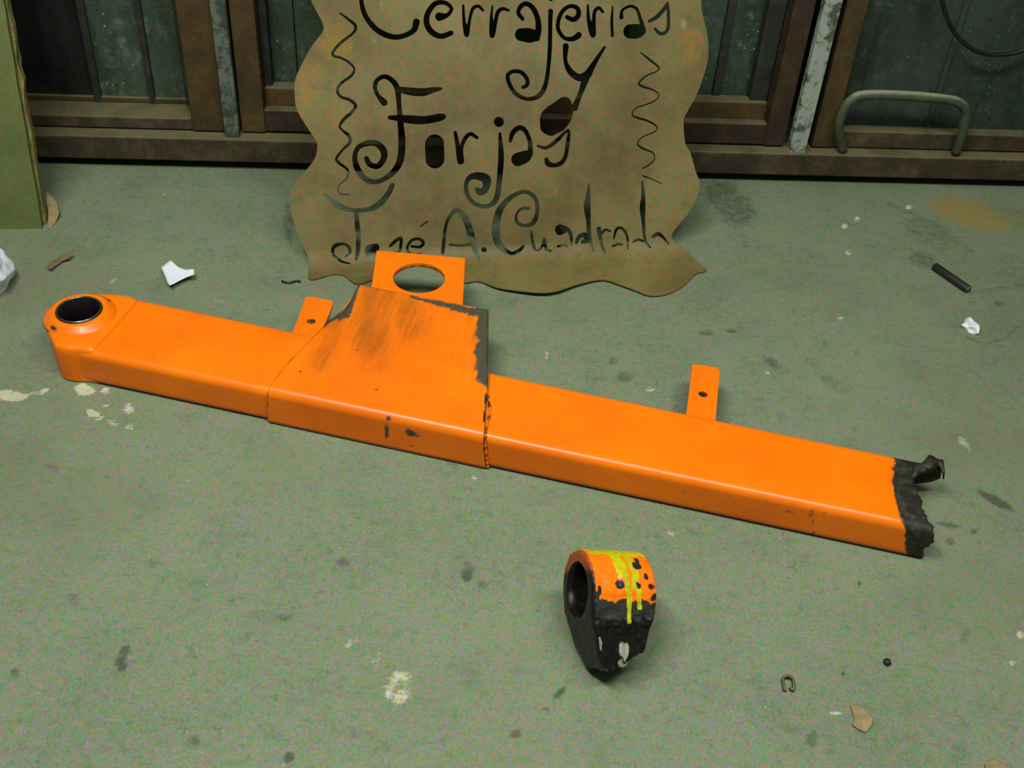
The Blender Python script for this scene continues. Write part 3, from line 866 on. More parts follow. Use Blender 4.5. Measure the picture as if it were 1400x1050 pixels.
    def place(S, T, off):
        y = np.zeros_like(T); z = np.zeros_like(T); ny_ = np.zeros_like(T); nz_ = np.zeros_like(T)
        flat = T < -tl
        y[flat] = T[flat]; z[flat] = 0; ny_[flat] = 0; nz_[flat] = 1
        up = T > tl
        y[up] = T[up] * math.sin(LE); z[up] = T[up] * math.cos(LE)
        ny_[up] = -math.cos(LE); nz_[up] = math.sin(LE)
        md = ~flat & ~up
        a = (T[md] + tl) / (2 * tl) * bend
        y[md] = -tl + rb * np.sin(a); z[md] = rb * (1 - np.cos(a))
        ny_[md] = -np.sin(a); nz_[md] = np.cos(a)
        wob = 0.004 * np.sin(S * 9 + 1) * np.sin(T * 7) * (T > 0)
        lift = np.where(T < 0, 0.010 * sst(0.03, 0.16, -T) * (0.5 + 0.5 * np.sin(S * 11 + 0.6)), 0)
        return np.stack([S, y + ny_ * (off + wob), z + nz_ * (off + wob) + lift + 0.0025], -1)

    front = place(S, T, 0.0012)
    back = place(S, T, -0.0012)
    n = len(V2)
    fr = [tuple(f) for f in faces]
    bk = [tuple(reversed([i + n for i in f])) for f in faces]
    sides = [(b, a, a + n, b + n) for a, b in rim]
    FLp, FRp = at_z(425, 362), at_z(925, 345)
    O = (FLp + FRp) / 2
    yaw = math.atan2(*(FRp - FLp)[[1, 0]])
    o = mk('lettered_sign', np.vstack([front, back]), fr + bk + sides, MS, None, False)
    o.location = O
    o.rotation_euler = (0, 0, yaw)
    # rust blooms and scuffs with their own outlines
    tint = np.zeros((n, 3))
    for (s, t, rx, ry, amp, ch) in [(-0.315, 0.43, .05, .05, .8, 0), (-0.36, 0.36, .06, .06, .6, 0), (-0.32, 0.30, .07, .05, .55, 0),
                                    (-0.37, 0.33, .02, .04, .8, 0), (-0.16, 0.29, .05, .03, .5, 0), (0.405, 0.42, .03, .06, .75, 0),
                                    (-0.35, 0.02, .05, .03, .45, 0), (0.1, 0.12, .2, .06, .32, 0), (0.2, -0.07, .2, .05, .35, 0),
                                    (0.385, 0.46, .012, .02, .8, 1), (-0.22, 0.49, .02, .03, .5, 1), (-0.25, 0.43, .03, .02, .45, 1),
                                    (-0.33, 0.06, .02, .02, .5, 1), (0.22, -0.08, .04, .03, .45, 1)]:
        q = np.hypot((S - s) / rx, (T - t) / ry)
        tint[:, ch] = np.maximum(tint[:, ch], amp * np.exp(-q * q))
    set_attr(o, 'tint', np.vstack([tint, tint]))
    tag(o, 'brown wavy-edged steel sheet sign with cut-out hand lettering', 'sign')


build_sign()


# ------------------------------------------------------------------ the orange arm: local X along it, Y across (away), Z up
BA = np.array([-0.752, 1.298, 0.0])
BB = np.array([0.652, 1.043, 0.0])
BYAW = math.atan2(BB[1] - BA[1], BB[0] - BA[0])
arm = empty('tow_bar', BA, (0, 0, BYAW))
tag(arm, 'long orange steel box-section bar with a round eye and snapped black end', 'tow bar')
BH = 0.070


def bwidth(x):
    return 0.167 - 0.0150 * np.clip(x / 1.4, 0, 1)


def build_tube():
    # rounded rectangle profile, parameter list of (fy, z, corner)
    r = 0.013
    prof = []                      # (a*width + b, z)
    def arc(cy_a, cy_b, cz, a0, a1, n=6):
        for k in range(n + 1):
            a = a0 + (a1 - a0) * k / n
            prof.append((cy_a, cy_b + r * math.cos(a), cz + r * math.sin(a)))
    def seg(p, q, n):
        for k in range(1, n):
            t = k / n
            prof.append(tuple(p[i] + (q[i] - p[i]) * t for i in range(3)))
    arc(0, r, r, math.pi * 1.5, math.pi)                 # near bottom
    seg((0, 0, r), (0, 0, BH - r), 8)
    arc(0, r, BH - r, math.pi, math.pi / 2)              # near top
    seg((0, r, BH), (1, -r, BH), 26)
    arc(1, -r, BH - r, math.pi / 2, 0)                   # far top
    seg((1, 0, BH - r), (1, 0, r), 8)
    arc(1, -r, r, 0, -math.pi / 2)                       # far bottom
    seg((1, -r, 0), (0, r, 0), 12)
    n = len(prof)
    X0 = 0.008
    # ragged break: end position as a function of where on the profile we are
    def xend(yf, z):
        e = np.interp(yf, [0, .06, .12, .2, .28, .36, .44, .55, .65, .74, .80, .86, .92, 1.0],
                      [1.424, 1.420, 1.415, 1.409, 1.405, 1.4075, 1.403, 1.401, 1.397, 1.399, 1.404, 1.418, 1.432, 1.444])
        if z < BH - r:
            t = 1 - z / (BH - r)
            if yf < .1: e = np.interp(t, [0, .15, .35, .55, .8, 1], [1.424, 1.430, 1.424, 1.418, 1.424, 1.424])
            elif yf > .9: e = np.interp(t, [0, .2, .45, .7, 1], [1.446, 1.452, 1.440, 1.418, 1.402])
            else: e = np.interp(yf, [0, .3, .7, 1], [1.415, 1.402, 1.398, 1.402])
        return e + 0.004 * nz(yf * 30, z * 200, 2.2) + 0.003 * nz(yf * 70, z * 500, 4.2)
    NX = 300
    verts, faces, wear_shade = [], [], []
    def col(x, j, inset=0.0):
        a, b, z = prof[j]
        wdt = float(bwidth(x))
        y = a * wdt + b
        cy, cz = wdt / 2, BH / 2
        if inset:
            hy, hz = wdt / 2, BH / 2
            y = cy + (y - cy) * (hy - inset) / hy
            z = cz + (z - cz) * (hz - inset) / hz
        return y, z
    yfs = [p[0] + p[1] / 0.155 for p in prof]
    for i in range(NX + 1):
        for j in range(n):
            xe = xend(yfs[j], prof[j][2])
            u = i / NX
            x = X0 + (xe - X0) * u
            y, z = col(x, j)
            dx = xe - x
            tilt = 0
            if dx < 0.03 and z > 0.05:                    # crumpled lip
                tilt = 0.006 * (1 - dx / 0.03) * nz(yfs[j] * 14, 0, 8.1)
                if yfs[j] > 0.8: tilt += 0.004 * (1 - dx / 0.03)
            verts.append((x, y, z + tilt))
            # where the torch burnt it black
            top = prof[j][2] > BH - 0.004
            edge = np.interp(yfs[j], [0, .25, .55, .8, 1], [1.380, 1.371, 1.367, 1.370, 1.377]) if top else np.interp(prof[j][2], [0, BH], [1.407, 1.380])
            soot = float(sst(edge - 0.016, edge + 0.008, x))
            grime = 0.22 * math.exp(-((x - 1.30) / .06) ** 2 - ((y - .1) / .04) ** 2)
            grime = max(grime, 0.30 * float(sst(edge - 0.05, edge, x)))
            bare = 0.0
            for (sx, sz, rx, rz, am) in ((0.298, 0.035, .014, .012, .38), (1.13, 0.038, .012, .006, .44), (1.215, .045, .022, .006, .5), (1.05, .04, .015, .005, .42), (1.17, .05, .03, .004, .42)):
                if y < 0.02: bare = max(bare, am * math.exp(-((x - sx) / rx) ** 2 - ((z - sz) / rz) ** 2))
            # scuffed corner print beside the break
            if y < 0.012 and 0.055 < z and 1.245 < x < 1.33:
                bare = max(bare, 0.40 * (0.5 + 0.5 * math.sin(x * 900)) * (1.33 - x) / 0.085 + 0.1)
            # crack running down the near side
            cx = 1.243 + (0.055 - z) * 0.32
            if y < 0.01 and z < 0.058: bare = max(bare, 0.62 * math.exp(-((x - cx) / .004) ** 2))
            wear_shade.append((bare, soot, grime))
    for i in range(NX):
        for j in range(n):
            k = (j + 1) % n
            faces.append((i * n + j, i * n + k, (i + 1) * n + k, (i + 1) * n + j))
    # inner wall, from the break back into the tube
    base = len(verts)
    steps = [0.0, 0.004, 0.02, 0.06, 0.15, 0.3]
    for s_i, s in enumerate(steps):
        for j in range(n):
            xe = xend(yfs[j], prof[j][2])
            x = xe - s - (0.0015 if s_i == 0 else 0)
            y, z = col(x, j, 0.006)
            verts.append((x, y, z))
            wear_shade.append((0, 1.4, 0))
    for j in range(n):
        k = (j + 1) % n
        faces.append((NX * n + j, NX * n + k, base + k, base + j))
    for s_i in range(len(steps) - 1):
        for j in range(n):
            k = (j + 1) % n
            a = base + s_i * n
            faces.append((a + j, a + k, a + n + k, a + n + j))
    faces.append(tuple(base + (len(steps) - 1) * n + j for j in range(n)))
    o = mk('box_tube', verts, faces, MO, arm, True)
    set_attr(o, 'wear_shade', wear_shade)
    return o


build_tube()

# torn tongue of metal bent up at the far corner of the break
def tongue():
    pts = smooth_path([(1.395, .120, .066), (1.410, .134, .072), (1.428, .146, .076), (1.444, .146, .071), (1.449, .136, .060)], 5)
    v, f = [], []
    m = 8
    for i, p in enumerate(pts):
        wd = 0.012 + 0.006 * math.sin(i * 0.9)
        for k in range(m):
            a = 2 * math.pi * k / m
            v.append((p[0] + 0.002 * nz(i, k, 0, .7), p[1] + wd * math.cos(a), p[2] + 0.0055 * math.sin(a) + 0.002 * nz(i, k, 5, .8)))
    for i in range(len(pts) - 1):
        for k in range(m):
            k2 = (k + 1) % m
            f.append((i * m + k, (i + 1) * m + k, (i + 1) * m + k2, i * m + k2))
    f += [tuple(range(m)), tuple((len(pts) - 1) * m + k for k in range(m - 1, -1, -1))]
    o = mk('torn_lip', v, f, MO, arm, True)
    set_attr(o, 'wear_shade', [(0, 1.3, 0)] * len(v))
    o['label'] = 'torn black lip of metal'


tongue()

# eye end: block hulled round the bore, collar, bushing
EC = (-0.022, 0.084)


def eye_block():
    c = EC
    R = 0.064
    key = [(-.022, .154), (-.050, .146), (-.070, .130), (-.083, .110), (-.087, .090), (-.084, .072), (-.075, .056), (-.062, .040),
           (-.048, .024), (-.034, .010), (-.024, .000), (-.018, -.004), (-.008, -.005), (.003, -.005), (.010, -.003), (.022, .0005), (.05, .003),
           (.05, .05), (.05, .11), (.05, .160), (.032, .166), (.006, .163)]
    poly = []
    for i in range(len(key)):
        p, q = np.array(key[i]), np.array(key[(i + 1) % len(key)])
        poly += [tuple(p), tuple((p + q) / 2)]
    # rings from bore to outside, bottom to top, with a rounded shoulder
    seg = len(poly)
    bore = []
    for p in poly:
        d = np.array([p[0] - c[0], p[1] - c[1]])
        d = d / np.linalg.norm(d) * 0.040
        bore.append((c[0] + d[0], c[1] + d[1]))
    loops = [(0.0, 0.001), (0.0, 0.001), (1.0, 0.001), (1.0, 0.003), (1.0, 0.006), (1.0, 0.052), (0.985, 0.064), (0.95, 0.0705), (0.88, 0.0745), (0.6, 0.0765), (0.0, 0.0775)]
    v, f, wv = [], [], []
    for (t, z) in loops[1:]:
        for p, q in zip(bore, poly):
            x = p[0] + (q[0] - p[0]) * t
            y = p[1] + (q[1] - p[1]) * t
            zz = z
            v.append((x, y, zz))
            wv.append((0, 0.75 * (math.exp(-((x + .085) / .012) ** 2 - ((zz - .06) / .012) ** 2)) * (0.6 + 0.4 * math.sin(y * 500)), 0.25 * (zz < 0.045)))
    m = len(loops) - 1
    for i in range(m - 1):
        for k in range(seg):
            k2 = (k + 1) % seg
            f.append((i * seg + k, (i + 1) * seg + k, (i + 1) * seg + k2, i * seg + k2))
    for k in range(seg):
        k2 = (k + 1) % seg
        f.append(((m - 1) * seg + k, k, k2, (m - 1) * seg + k2))
    f = [tuple(reversed(q)) for q in f]
    o = mk('eye_block', v, f, MO, arm, True)
    set_attr(o, 'wear_shade', wv)
    b = o.modifiers.new('subd', 'SUBSURF')
    b.levels = b.render_levels = 2


eye_block()
o = annulus('eye_collar', [(0.0385, 0.070), (0.0385, 0.0855), (0.0405, 0.0868), (0.046, 0.0868), (0.0495, 0.0850), (0.054, 0.0800), (0.060, 0.0770), (0.062, 0.072)], MO, arm, 72, EC)
wv = []
for vtx in o.data.vertices:
    a = math.atan2(vtx.co.y - EC[1], vtx.co.x - EC[0])
    r = math.hypot(vtx.co.y - EC[1], vtx.co.x - EC[0])
    s = 0.85 * math.exp(-((a + 1.95) / .18) ** 2 - ((r - .054) / .006) ** 2) + 0.8 * math.exp(-((a - 1.05) / .16) ** 2 - ((r - .056) / .006) ** 2)
    wv.append((0, s, 0))
set_attr(o, 'wear_shade', wv)
bs = annulus('bushing', [(0.0345, 0.002), (0.0345, 0.0868), (0.0355, 0.0880), (0.0385, 0.0880), (0.0388, 0.080), (0.0388, 0.002)], M_BORE, arm, 72, EC)
annulus('bushing_rim', [(0.0352, 0.0870), (0.0352, 0.0886), (0.0372, 0.0886), (0.0372, 0.0870)], M_RIM, bs, 72, EC)
annulus('bore_plug', [(0.0005, 0.004), (0.0005, 0.012), (0.0345, 0.012), (0.0345, 0.004)], M_BORE, bs, 48, EC)


# wrapped bracket: sheet over the near side and top, flaring past the far side
def bracket():
    side = [(-0.0045, z) for z in np.linspace(0.004, 0.060, 12)]
    arc = [(0.0105 - 0.015 * math.cos(a), 0.0605 + 0.015 * math.sin(a)) for a in np.linspace(0.15, math.pi / 2, 8)]
    ny = 90
    ys = np.linspace(0.014, 0.283, ny)
    rows = [(y, z, 0.0) for y, z in side] + [(y, z, 0.0) for y, z in arc] + [(y, 0.0755, (y - 0.0105) / (0.283 - 0.0105)) for y in ys]
    NX = 120
    v, wv = [], []
    for (y, z, b) in rows:
        xl = np.interp(y, [-.01, .063, .16, .22, .283], [.361, .366, .383, .397, .413])
        xr = np.interp(y, [-.01, .0, .118, .283], [.728, .726, .702, .660])
        if z < .06: xl, xr = .361 - (0.06 - z) * .08, .726 + (0.06 - z) * .12
        for k in range(NX + 1):
            a = k / NX
            x = xl + (xr - xl) * a
            zz = z
            if b > 0:
                ac = 0.30 * (1 - b) + 0.012
                rise = 0.026 * np.clip((b - .16) / .84, 0, 1)
                zz = z + rise * min(1, a / ac) + 0.0016 * nz(x * 12, y * 12, 1.0)
                if b > .55: zz -= 0.0 * a
            else:
                zz = z
            v.append((x, y, zz))
            # bare scraped bands along the right and far edges
            bare = 0.0
            dR = xr - x
            if y > 0.012:
                bandR = (1 - sst(0.006, 0.036, dR + 0.006 * nz(y * 60, 3, 0))) * sst(0.085, 0.125, y)
                dF = 0.283 - y
                wF = np.interp(a, [0, .36, .5, 1.0], [0, 0, .010, .026])
                bandF = (1 - sst(wF * .3, wF * 1.5 + .004, dF)) * (a > .36) * sst(-.001, .006, dF)
                bare = max(1.0 * bandR, 1.0 * bandF)
                # worn strip on the left flank near the top
                if a < 0.34 * (1 - b) + .03 and b > .62: bare = max(bare, 0.95 * sst(.62, .74, b))
            if y < 0.0 or z < .074:
                for (sx, sz, rx, rz, am) in ((.566, .038, .006, .018, .9), (.568, .068, .005, .006, .8), (.608, .046, .015, .011, .95), (.606, .020, .012, .004, .7), (.70, .066, .012, .005, .35), (.664, .067, .010, .003, .3)):
                    bare = max(bare, am * math.exp(-((x - sx) / rx) ** 2 - ((zz - sz) / rz) ** 2))
            grime = 0.0
            if b > 0:
                gx, gy = (x - .39) / .3, y
                grime = 0.80 * math.exp(-((x - .485 + (y - .15) * .25) / .06) ** 2) * sst(.02, .16, y)
                grime = max(grime, 0.85 * sst(.06, .20, y) * (0.62 + .45 * nz(x * 14, y * 14, 2)))
                grime = max(grime, .65 * math.exp(-((x - .42) / .035) ** 2) * sst(.02, .08, y))
                grime = max(grime, .5 * math.exp(-((y - .02) / .012) ** 2) * (0.3 + max(0, nz(x * 30, 0, 3))))
            soot = 0.0
            if dR < 0.003 or (x - xl) < 0.0025 and z < .08: soot = 0.55 + 0.4 * nz(y * 40, z * 60, 1)
            for (sx, sy, rr) in ((.705, .114, .006), (.497, .14, .004), (.47, .128, .004), (.60, .118, .004), (.53, .05, .006), (.66, .055, .005), (.395, .055, .005), (.385, .06, .004), (.56, .20, .004)):
                soot = max(soot, 0.8 * math.exp(-((x - sx) ** 2 * 1.0 + (y - sy) ** 2 * 2.5) / (rr * .75) ** 2) if b > 0 else 0)
            wv.append((bare, soot, grime))
    f = []
    n1 = NX + 1
    for j in range(len(rows) - 1):
        for k in range(NX):
            f.append((j * n1 + k, j * n1 + k + 1, (j + 1) * n1 + k + 1, (j + 1) * n1 + k))
    o = mk('bracket', v, f, MO, arm, True)
    set_attr(o, 'wear_shade', wv)
    s = o.modifiers.new('thick', 'SOLIDIFY')
    s.thickness = 0.0045
    s.offset = -1
    return o


bk_ = bracket()


def gusset(pts, t):
    v = [(p[0], p[1], p[2]) for p in pts] + [(p[0] + t, p[1], p[2]) for p in pts]
    n = len(pts)
    f = [tuple(range(n)), tuple(range(2 * n - 1, n - 1, -1))] + [(i, n + i, n + (i + 1) % n, (i + 1) % n) for i in range(n)]
    o = mk('gusset', v, f, MO, bk_)
    set_attr(o, 'wear_shade', [(0, 0, 0.2)] * len(v))


gusset([(.686, .150, .010), (.664, .250, .060), (.660, .272, .095), (.690, .150, .083)], -0.006)
gusset([(.392, .160, .010), (.408, .250, .055), (.415, .272, .093), (.394, .160, .070)], 0.006)

# weld bead down the near side at the bracket's right end
wp = [(.7275, .10, .0715), (.7275, .06, .0715), (.7275, .02, .0715), (.728, .006, .069), (.729, -.001, .060), (.731, -.002, .04), (.734, -.002, .02), (.736, -.002, .006)]
wp = smooth_path([(p[0] - .012 * max(0, p[1]) / .1 - (0.01 if p[1] > .08 else 0), p[1], p[2]) for p in wp], 6)
o = tube('weld_bead', wp, [0.0022 + 0.0008 * math.sin(i * 1.7) for i in range(len(wp))], MO, arm, 8)
set_attr(o, 'wear_shade', [(0, 0.42 + 0.35 * nz(v.co.x * 90, v.co.y * 90, v.co.z * 90), .4) for v in o.data.vertices])


# square plate with the round hole, under the bracket's far edge
def hole_plate(name, corners, hc, hr, z0, z1, seg=64):
    cs = [np.array(c, float) for c in corners]
    hc = np.array(hc, float)
    outer, inner = [], []
    for k in range(seg):
        a = 2 * math.pi * k / seg
        d = np.array([math.cos(a), math.sin(a)])
        best = None
        for i in range(len(cs)):
            p, q = cs[i], cs[(i + 1) % len(cs)]
            e = q - p
            den = d[0] * e[1] - d[1] * e[0]
            if abs(den) < 1e-9: continue
            w_ = p - hc
            t = (w_[0] * e[1] - w_[1] * e[0]) / den
            u = (w_[0] * d[1] - w_[1] * d[0]) / den
            if t > 0 and -1e-6 <= u <= 1 + 1e-6: best = t if best is None else min(best, t)
        outer.append(hc + d * best)
        inner.append(hc + d * hr)
    for c in cs:                                         # snap the nearest spoke to each corner
        k = min(range(seg), key=lambda i: np.linalg.norm(outer[i] - c))
        outer[k] = c
    v, f = [], []
    for pts, z in ((outer, z1), (inner, z1), (inner, z0), (outer, z0)):
        v += [(p[0], p[1], z) for p in pts]
    for i in range(4):
        j = (i + 1) % 4
        for k in range(seg):
            k2 = (k + 1) % seg
            f.append((i * seg + k, i * seg + k2, j * seg + k2, j * seg + k))
    o = mk(name, v, f, MO, arm, False, 0.0012, 2)
    return o


o = hole_plate('holed_plate', [(.446, .262), (.613, .280), (.576, .434), (.409, .405)], (.512, .345), .0475, .088, .0975)
set_attr(o, 'wear_shade', [(0, 0.75 if abs(math.hypot(v.co.x - .512, v.co.y - .345) - .0475) < .002 and v.co.z < .09 else 0, 0.05) for v in o.data.vertices])  # hole wall darkened in colour for the shade inside it


def rounded(cs, r, n=4):
    out = []
    m = len(cs)
    for i in range(m):
        p, c, q = (np.array(cs[(i + k - 1) % m], float) for k in range(3))
        a = c + (p - c) / np.linalg.norm(p - c) * r[i]
        b = c + (q - c) / np.linalg.norm(q - c) * r[i]
        for k in range(n + 1):
            t = k / n
            out.append((1 - t) ** 2 * a + 2 * t * (1 - t) * c + t * t * b)
    return out


for nm, cs, hc in (('mounting_tab', [(.338, .150), (.386, .156), (.373, .272), (.318, .272)], (.355, .203)),
                   ('mounting_tab', [(1.034, .135), (1.083, .140), (1.079, .296), (1.030, .292)], (1.056, .216))):
    o = hole_plate(nm, rounded(cs, [.002, .002, .009, .006]), hc, .0078, .056, .0635, 72)
    set_attr(o, 'wear_shade', [(0, 0.95 if math.hypot(v.co.x - hc[0], v.co.y - hc[1]) < .009 and v.co.z < .06 else 0.0, 0.1) for v in o.data.vertices])  # shade within the bolt hole painted onto its wall

# ------------------------------------------------------------------ the broken-off eye
def broken_eye():
    d = ray(832, 820)
    tc = -d / np.linalg.norm(d)
    r = _rt - tc * (_rt @ tc)
    r /= np.linalg.norm(r)
    upv = np.cross(tc, r)
    if upv[2] < 0: upv = -upv
    sn = 0.41
    ax = r * math.sqrt(1 - sn * sn) - tc * sn              # local +X: away to the right
    tilt = math.radians(4)
    zl = upv
    yl = np.cross(zl, ax)                                  # away from the camera
    R0, RB, LN = 0.0535, 0.037, 0.092
    NT_, = (180,)

    def rout(phi, s):
        """outer radius; phi from local +Z toward the camera, s 0..1 left to right"""
        dz, dy = math.cos(phi), math.sin(phi)
        rr = R0 - 0.003 * s
        neck = np.interp(s, [0, .25, .6, .85, 1], [.098, .106, .102, .090, .080])
        hw = 0.036
        if dz < 0:                                         # teardrop: tangents from the ring to the snapped neck
            tip = 0.031
            lo_, hi_ = 0.0, 0.2
            for _ in range(18):
                mid_ = (lo_ + hi_) / 2
                qz, qy = -mid_ * dz, abs(mid_ * dy)
                lim = np.interp(qz, [0, .02, neck - .012, neck - .003, neck], [R0, R0 * .97, tip + .006, tip, 0])
                if qz < neck and qy < lim: lo_ = mid_
                else: hi_ = mid_
            rr = max(rr if dz > -.4 else rr * .9, lo_)
        n = 0.0022 * nz(phi * 2.2, s * 3, 1) + 0.0012 * nz(phi * 7, s * 9, 4)
        low = float(sst(-.3, -.9, np.array(dz)))
        n += low * (0.008 * nz(phi * 5, s * 4, 9) + 0.004 * nz(phi * 12, s * 10, 2))
        return rr + n

    prof = []
    for k in range(8): prof.append(('b', 1 - k / 7, 0.0))
    prof += [('f', 0.0, 0.06), ('f', -.004 / LN * 0, .12), ('f', 0, .3), ('f', 0, .55), ('f', 0, .8), ('f', 0.008, .93), ('f', 0.03, .985)]
    for k in range(96): prof.append(('o', 0.06 + 0.88 * k / 95, 1.0))
    prof += [('f', .97, .985), ('f', .992, .93), ('f', 1, .8), ('f', 1, .55), ('f', 1, .3), ('f', 1, .1)]
    nph = 320
    v, cl = [], []
    org = np.array((.86, .20, .004)); blk = np.array((.008, .008, .008)); yel = np.array((.42, .50, .008))
    gry = np.array((.026, .036, .030)); rst = np.array((.30, .075, .012)); wht = np.array((.30, .42, .34))
    for (kind, s, t) in prof:
        for k in range(nph):
            phi = 2 * math.pi * k / nph
            ro = rout(phi, s)
            rad = RB if kind == 'b' else RB + (ro - RB) * t
            xx = (s - .5) * LN
            zz_ = rad * math.cos(phi)
            q_ = float(np.clip((-zz_ - .030) / .080, 0, 1))
            xx = xx * (1 - .40 * q_) + .002 * q_
            v.append((xx, -rad * math.sin(phi), zz_))
            pd = math.degrees(phi)
            pd = pd if pd <= 180 else pd - 360
            z = rad * math.cos(phi)
            jit = 6 * nz(phi * 4, s * 6, 3) + 4 * nz(phi * 14, s * 16, 7)
            if kind == 'b':
                c = blk * .7
            elif s < .05 and t < .999:                      # near face: rusty orange on top, black below
                f_ = float(sst(.018, .034, np.array(z)))
                c = rst * f_ + blk * (1 - f_)
            else:
                a = pd + jit
                if a < -50: c = blk
                elif a < 28 and s > .1: c = yel if a > -40 else org
                elif a < 106 - 14 * (s < .1): c = org
                elif a < 128: c = gry
                else: c = blk
                if 28 <= a < 106 and s > .86: c = org * .85
                # yellow runs
                for (s0, s1, a0, a1, wd) in ((.50, .58, 26, 132, .045), (.64, .74, 26, 118, .05), (.42, .44, 20, 74, .05), (.70, .62, 60, 90, .05)):
                    if a0 < pd < a1:
                        sc = s0 + (s1 - s0) * (pd - a0) / (a1 - a0) + .02 * nz(pd * .08, s0 * 9, 0)
                        if abs(s - sc) < wd * (1.15 - .5 * (pd - a0) / (a1 - a0)): c = yel
                for (sx, pa, rs, ra) in ((.76, 52, .075, 8), (.80, 40, .04, 6), (.42, 84, .075, 6), (.86, 72, .035, 5), (.93, 86, .05, 5), (.95, 100, .05, 4), (.10, 92, .03, 7), (.72, 84, .04, 4)):
                    if ((s - sx) / rs) ** 2 + ((pd + jit * .6 - pa) / ra) ** 2 < 1: c = gry * .6
                for (sx, pa, rs, ra) in ((.52, 152, .10, 4.0), (.60, 161, .17, 3.2), (.05, 148, .03, 5)):
                    if ((s - sx) / rs) ** 2 + ((pd + jit * .5 - pa) / ra) ** 2 < 1: c = wht * .8
            cl.append(c)
    f = []
    m = len(prof)
    for i in range(m):
        j = (i + 1) % m
        for k in range(nph):
            k2 = (k + 1) % nph
            f.append((i * nph + k, i * nph + k2, j * nph + k2, j * nph + k))
    Rm = np.array([ax, yl, zl]).T
    W = np.array(v) @ Rm.T
    zmin = W[:, 2].min()
    left = np.array([-LN / 2, 0, 0]) @ Rm.T
    zc = -zmin + 0.0005
    P = at_z(789, 806, zc + left[2])
    o = mk('broken_eye', v, [tuple(reversed(q)) for q in f], MP, None, True)
    o.matrix_world = Matrix(((ax[0], yl[0], zl[0], P[0] - left[0]), (ax[1], yl[1], zl[1], P[1] - left[1]), (ax[2], yl[2], zl[2], zc), (0, 0, 0, 1)))
    set_attr(o, 'paint', cl)
    tag(o, 'snapped-off orange and black eye with yellow paint runs', 'metal ring')


broken_eye()

# ------------------------------------------------------------------ litter on the floor
def sheet_bit(name, px_poly, mat, label, cat, zf, thick=0.0012, group=None):
    """a thin curled scrap: outline on the floor, lifted by zf(x, y) in its own frame"""
    pts = [at_z(*p) for p in px_poly]
    c = sum(pts) / len(pts)
    pts = [(p - c)[:2] for p in pts]
    rings = [1.0, 0.8, 0.55, 0.28]
    n = len(pts)
    v, f = [], []
    for r in rings:
        for p in pts:
            x, y = p[0] * r, p[1] * r
            v.append((x, y, 0.0005 + thick + max(0.0, zf(x, y))))
    v.append((0, 0, 0.0005 + thick + max(0.0, zf(0, 0))))
    for i in range(len(rings) - 1):
        for k in range(n):
            k2 = (k + 1) % n
            f.append((i * n + k, i * n + k2, (i + 1) * n + k2, (i + 1) * n + k))
    for k in range(n):
        f.append(((len(rings) - 1) * n + k, (len(rings) - 1) * n + (k + 1) % n, len(v) - 1))
    # orient upwards
    a, b, c3 = (np.array(v[i]) for i in f[-1])
    if np.cross(b - a, c3 - a)[2] < 0: f = [tuple(reversed(q)) for q in f]
    o = mk(name, v, f, mat, None, True)
    o.location = c
    s = o.modifiers.new('thick', 'SOLIDIFY')
    s.thickness = thick
    s.offset = -1
    return tag(o, label, cat, group)


sheet_bit('paper_scrap', [(222, 375), (229, 373), (236, 371), (246, 377), (256, 380), (267, 380), (267, 385), (257, 387), (248, 390), (240, 395), (234, 400), (230, 392), (227, 384)],
          M_WHITE, 'small curled white scrap behind the orange bar', 'scrap', lambda x, y: 0.012 + 0.25 * y + 9 * y * y + 0.10 * x)
sheet_bit('dry_leaf', [(66, 371), (72, 362), (78, 356), (84, 352), (92, 353), (103, 352), (96, 358), (86, 360), (78, 366), (71, 373)],
          M_LEAF, 'narrow curled dry leaf behind the eye of the orange bar', 'leaf', lambda x, y: 0.004 + 22 * x * y)
sheet_bit('dry_leaf', [(66, 313), (68, 298), (67, 288), (70, 284), (75, 286), (81, 291), (83, 299), (76, 306), (70, 312)],
          M_TAN, 'pale dry leaf against the foot of the thick board', 'leaf', lambda x, y: 0.012 + .6 * y + 12 * x * x)
sheet_bit('tan_flake', [(1162, 966), (1170, 963), (1178, 968), (1187, 976), (1193, 985), (1190, 995), (1183, 1003), (1174, 999), (1165, 993), (1168, 984)],
          M_TAN, 'tan flake lying on the floor near the lower right', 'flake', lambda x, y: 0.001 + 6 * x * x)
sheet_bit('tan_flake', [(1345, 1046), (1354, 1038), (1362, 1041), (1372, 1047), (1378, 1056), (1360, 1062), (1348, 1058)],
          M_TAN, 'tan flake cut off by the bottom edge of the picture', 'flake', lambda x, y: 0.001 + 6 * x * x)


def lump(name, px, py, rx, ry, rz, mat, label, cat, seed, sub=3, rough=0.35, rot=0.0, freq=1.6, loc=None):
    import bmesh
    bm = bmesh.new()
    bmesh.ops.create_icosphere(bm, subdivisions=sub, radius=1.0)
    for v in bm.verts:
        d = 1 + rough * mnoise.noise(v.co * freq + Vector((seed, 0, 0))) + rough * .5 * abs(mnoise.noise(v.co * freq * 2.3 + Vector((0, seed, 0))))
        v.co = Vector((v.co.x * d * rx, v.co.y * d * ry, max(v.co.z * d, -0.55) * rz))
    zm = min(v.co.z for v in bm.verts)
    for v in bm.verts: v.co.z -= zm
    me = bpy.data.meshes.new(name)
    bm.to_mesh(me)
    bm.free()
    me.materials.append(mat)
    o = bpy.data.objects.new(name, me)
    COL.objects.link(o)
    p = at_z(px, py) if loc is None else np.array(loc)
    o.location = (p[0], p[1], 0.0004)
    o.rotation_euler = (0, 0, rot)
    return tag(o, label, cat)


